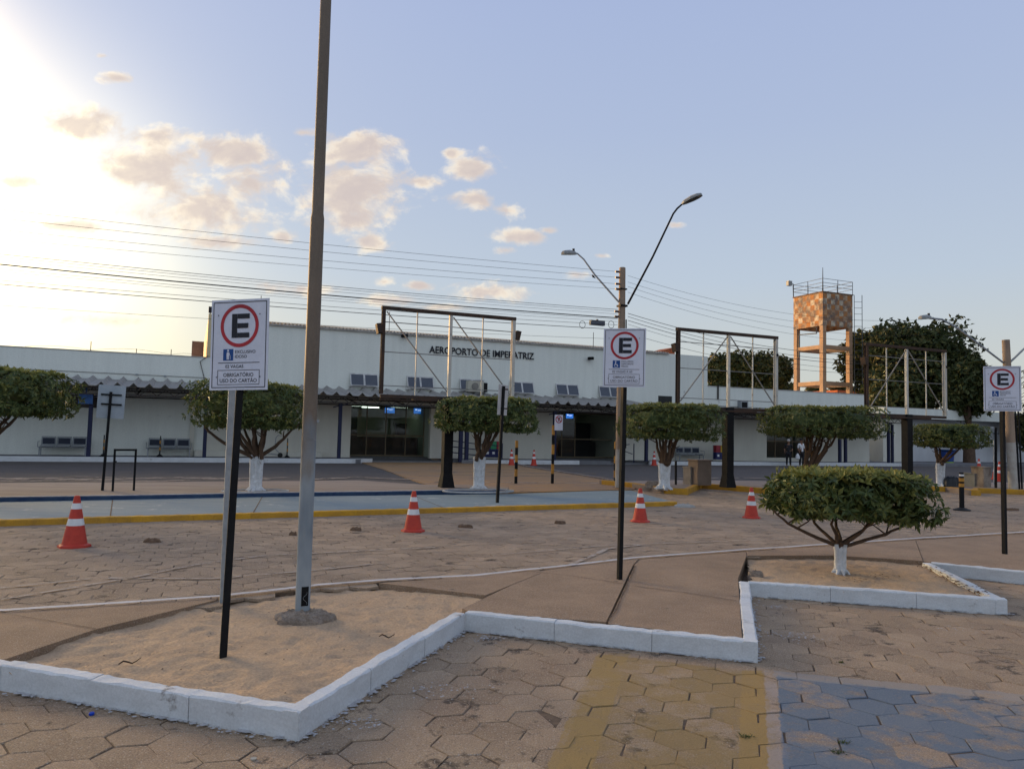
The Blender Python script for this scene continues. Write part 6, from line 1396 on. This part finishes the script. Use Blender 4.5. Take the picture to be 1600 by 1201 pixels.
# ------------------------------------------------------------------ people under the far canopy
def person(p, label, top, legs, skin, hair, turn=0.0, cap=None, bag=False, height=1.68):
    t = thing('person', p, label, 'person'); k = height/1.7; ct, st = math.cos(turn), math.sin(turn)
    def W(x, y, z): return (p.x+(x*ct-y*st)*k, p.y+(x*st+y*ct)*k, p.z+z*k)
    J = dict(pel=(0,0,.92,.125), wai=(0,.0,1.06,.115), che=(0,.01,1.28,.135), nec=(0,.01,1.44,.055), hea=(0,-.01,1.60,.088), hd2=(0,-.005,1.66,.075),
             lh=(-.09,0,.86,.085), lk=(-.10,-.02,.48,.058), la=(-.10,.02,.09,.04), lt=(-.11,-.13,.04,.032), rh=(.09,0,.86,.085), rk=(.11,-.05,.48,.058), ra=(.12,.0,.09,.04), rt=(.14,-.15,.04,.032),
             ls=(-.18,.01,1.38,.052), le=(-.24,.03,1.12,.042), lw=(-.22,-.08,.90,.028), lf=(-.21,-.11,.81,.026), rs=(.18,.01,1.38,.052), re=(.25,.02,1.12,.042), rw=(.20,-.14,1.02,.028), rf=(.17,-.22,.99,.026))
    names = list(J); E_ = [('pel','wai'),('wai','che'),('che','nec'),('nec','hea'),('hea','hd2'),('pel','lh'),('lh','lk'),('lk','la'),('la','lt'),('pel','rh'),('rh','rk'),('rk','ra'),('ra','rt'),('che','ls'),('ls','le'),('le','lw'),('lw','lf'),('che','rs'),('rs','re'),('re','rw'),('rw','rf')]
    def skin_mesh(nm, js, es, grow, m):
        me = bpy.data.meshes.new(nm); me.from_pydata([W(*J[j][:3]) for j in js], [(js.index(a), js.index(b)) for a, b in es], [])
        o = bpy.data.objects.new(nm, me); C.objects.link(o); md_ = o.modifiers.new('s', 'SKIN')
        for i, j in enumerate(js): me.skin_vertices[0].data[i].radius = ((J[j][3]+grow)*k,)*2
        me.skin_vertices[0].data[0].use_root = True
        sb = o.modifiers.new('u', 'SUBSURF'); sb.levels = sb.render_levels = 1
        bpy.context.view_layer.update(); m2 = bpy.data.meshes.new_from_object(o.evaluated_get(bpy.context.evaluated_depsgraph_get())); bpy.data.objects.remove(o)
        q = MB(); q.add([v.co for v in m2.vertices], [tuple(f.vertices) for f in m2.polygons]); return q.build(nm, m, t, smooth=True)
    skin_mesh('body', names, E_, 0, skin)
    skin_mesh('shirt', ['wai','che','ls','le','rs','re','pel'], [('wai','che'),('che','ls'),('ls','le'),('che','rs'),('rs','re'),('wai','pel')], .018, top)
    skin_mesh('trousers', ['pel','lh','lk','la','rh','rk','ra'], [('pel','lh'),('lh','lk'),('lk','la'),('pel','rh'),('rh','rk'),('rk','ra')], .016, legs)
    mb = MB(); mb.lathe(Vector(W(0,.015,1.60)), [(.095,.02), (.10,.07), (.085,.12), (.04,.145)], 14); mb.build('cap' if cap else 'hair', cap or hair, t, smooth=True)
    return t
SKIN = mat('skin_brown', (.20,.10,.06), .6); HAIR = mat('hair_black', (.012,.01,.01), .7); SHIRTW = mat('shirt_white', (.65,.65,.66), .8); CLOTHD = mat('cloth_dark', (.018,.018,.022), .9)
s, z = FP(1252, 700, -1.2); pp = FW(s, -1.2, .004); person(pp, 'person in a white shirt with a white bag, half hidden behind a tree trunk', SHIRTW, CLOTHD, SKIN, HAIR, .4)
mb = MB(); bc = pp+Vector((-.27,-.12,.45)); mb.lathe(bc, [(.05,0), (.13,.03), (.12,.2), (.05,.33), (.015,.37)], 12); tag(mb.build('carrier_bag', SHIRTW, origin=tuple(bc)), 'white carrier bag in the hand of the person in the white shirt', 'bag')
s, z = FP(1232, 700, -.9); pp = FW(s, -.9, .004); person(pp, 'person in dark clothes and pale cap before the dark windows, left of the white shirt', CLOTHD, CLOTHD, SKIN, HAIR, -.3, cap=mat('cap_light', (.45,.43,.40), .8), height=1.62)
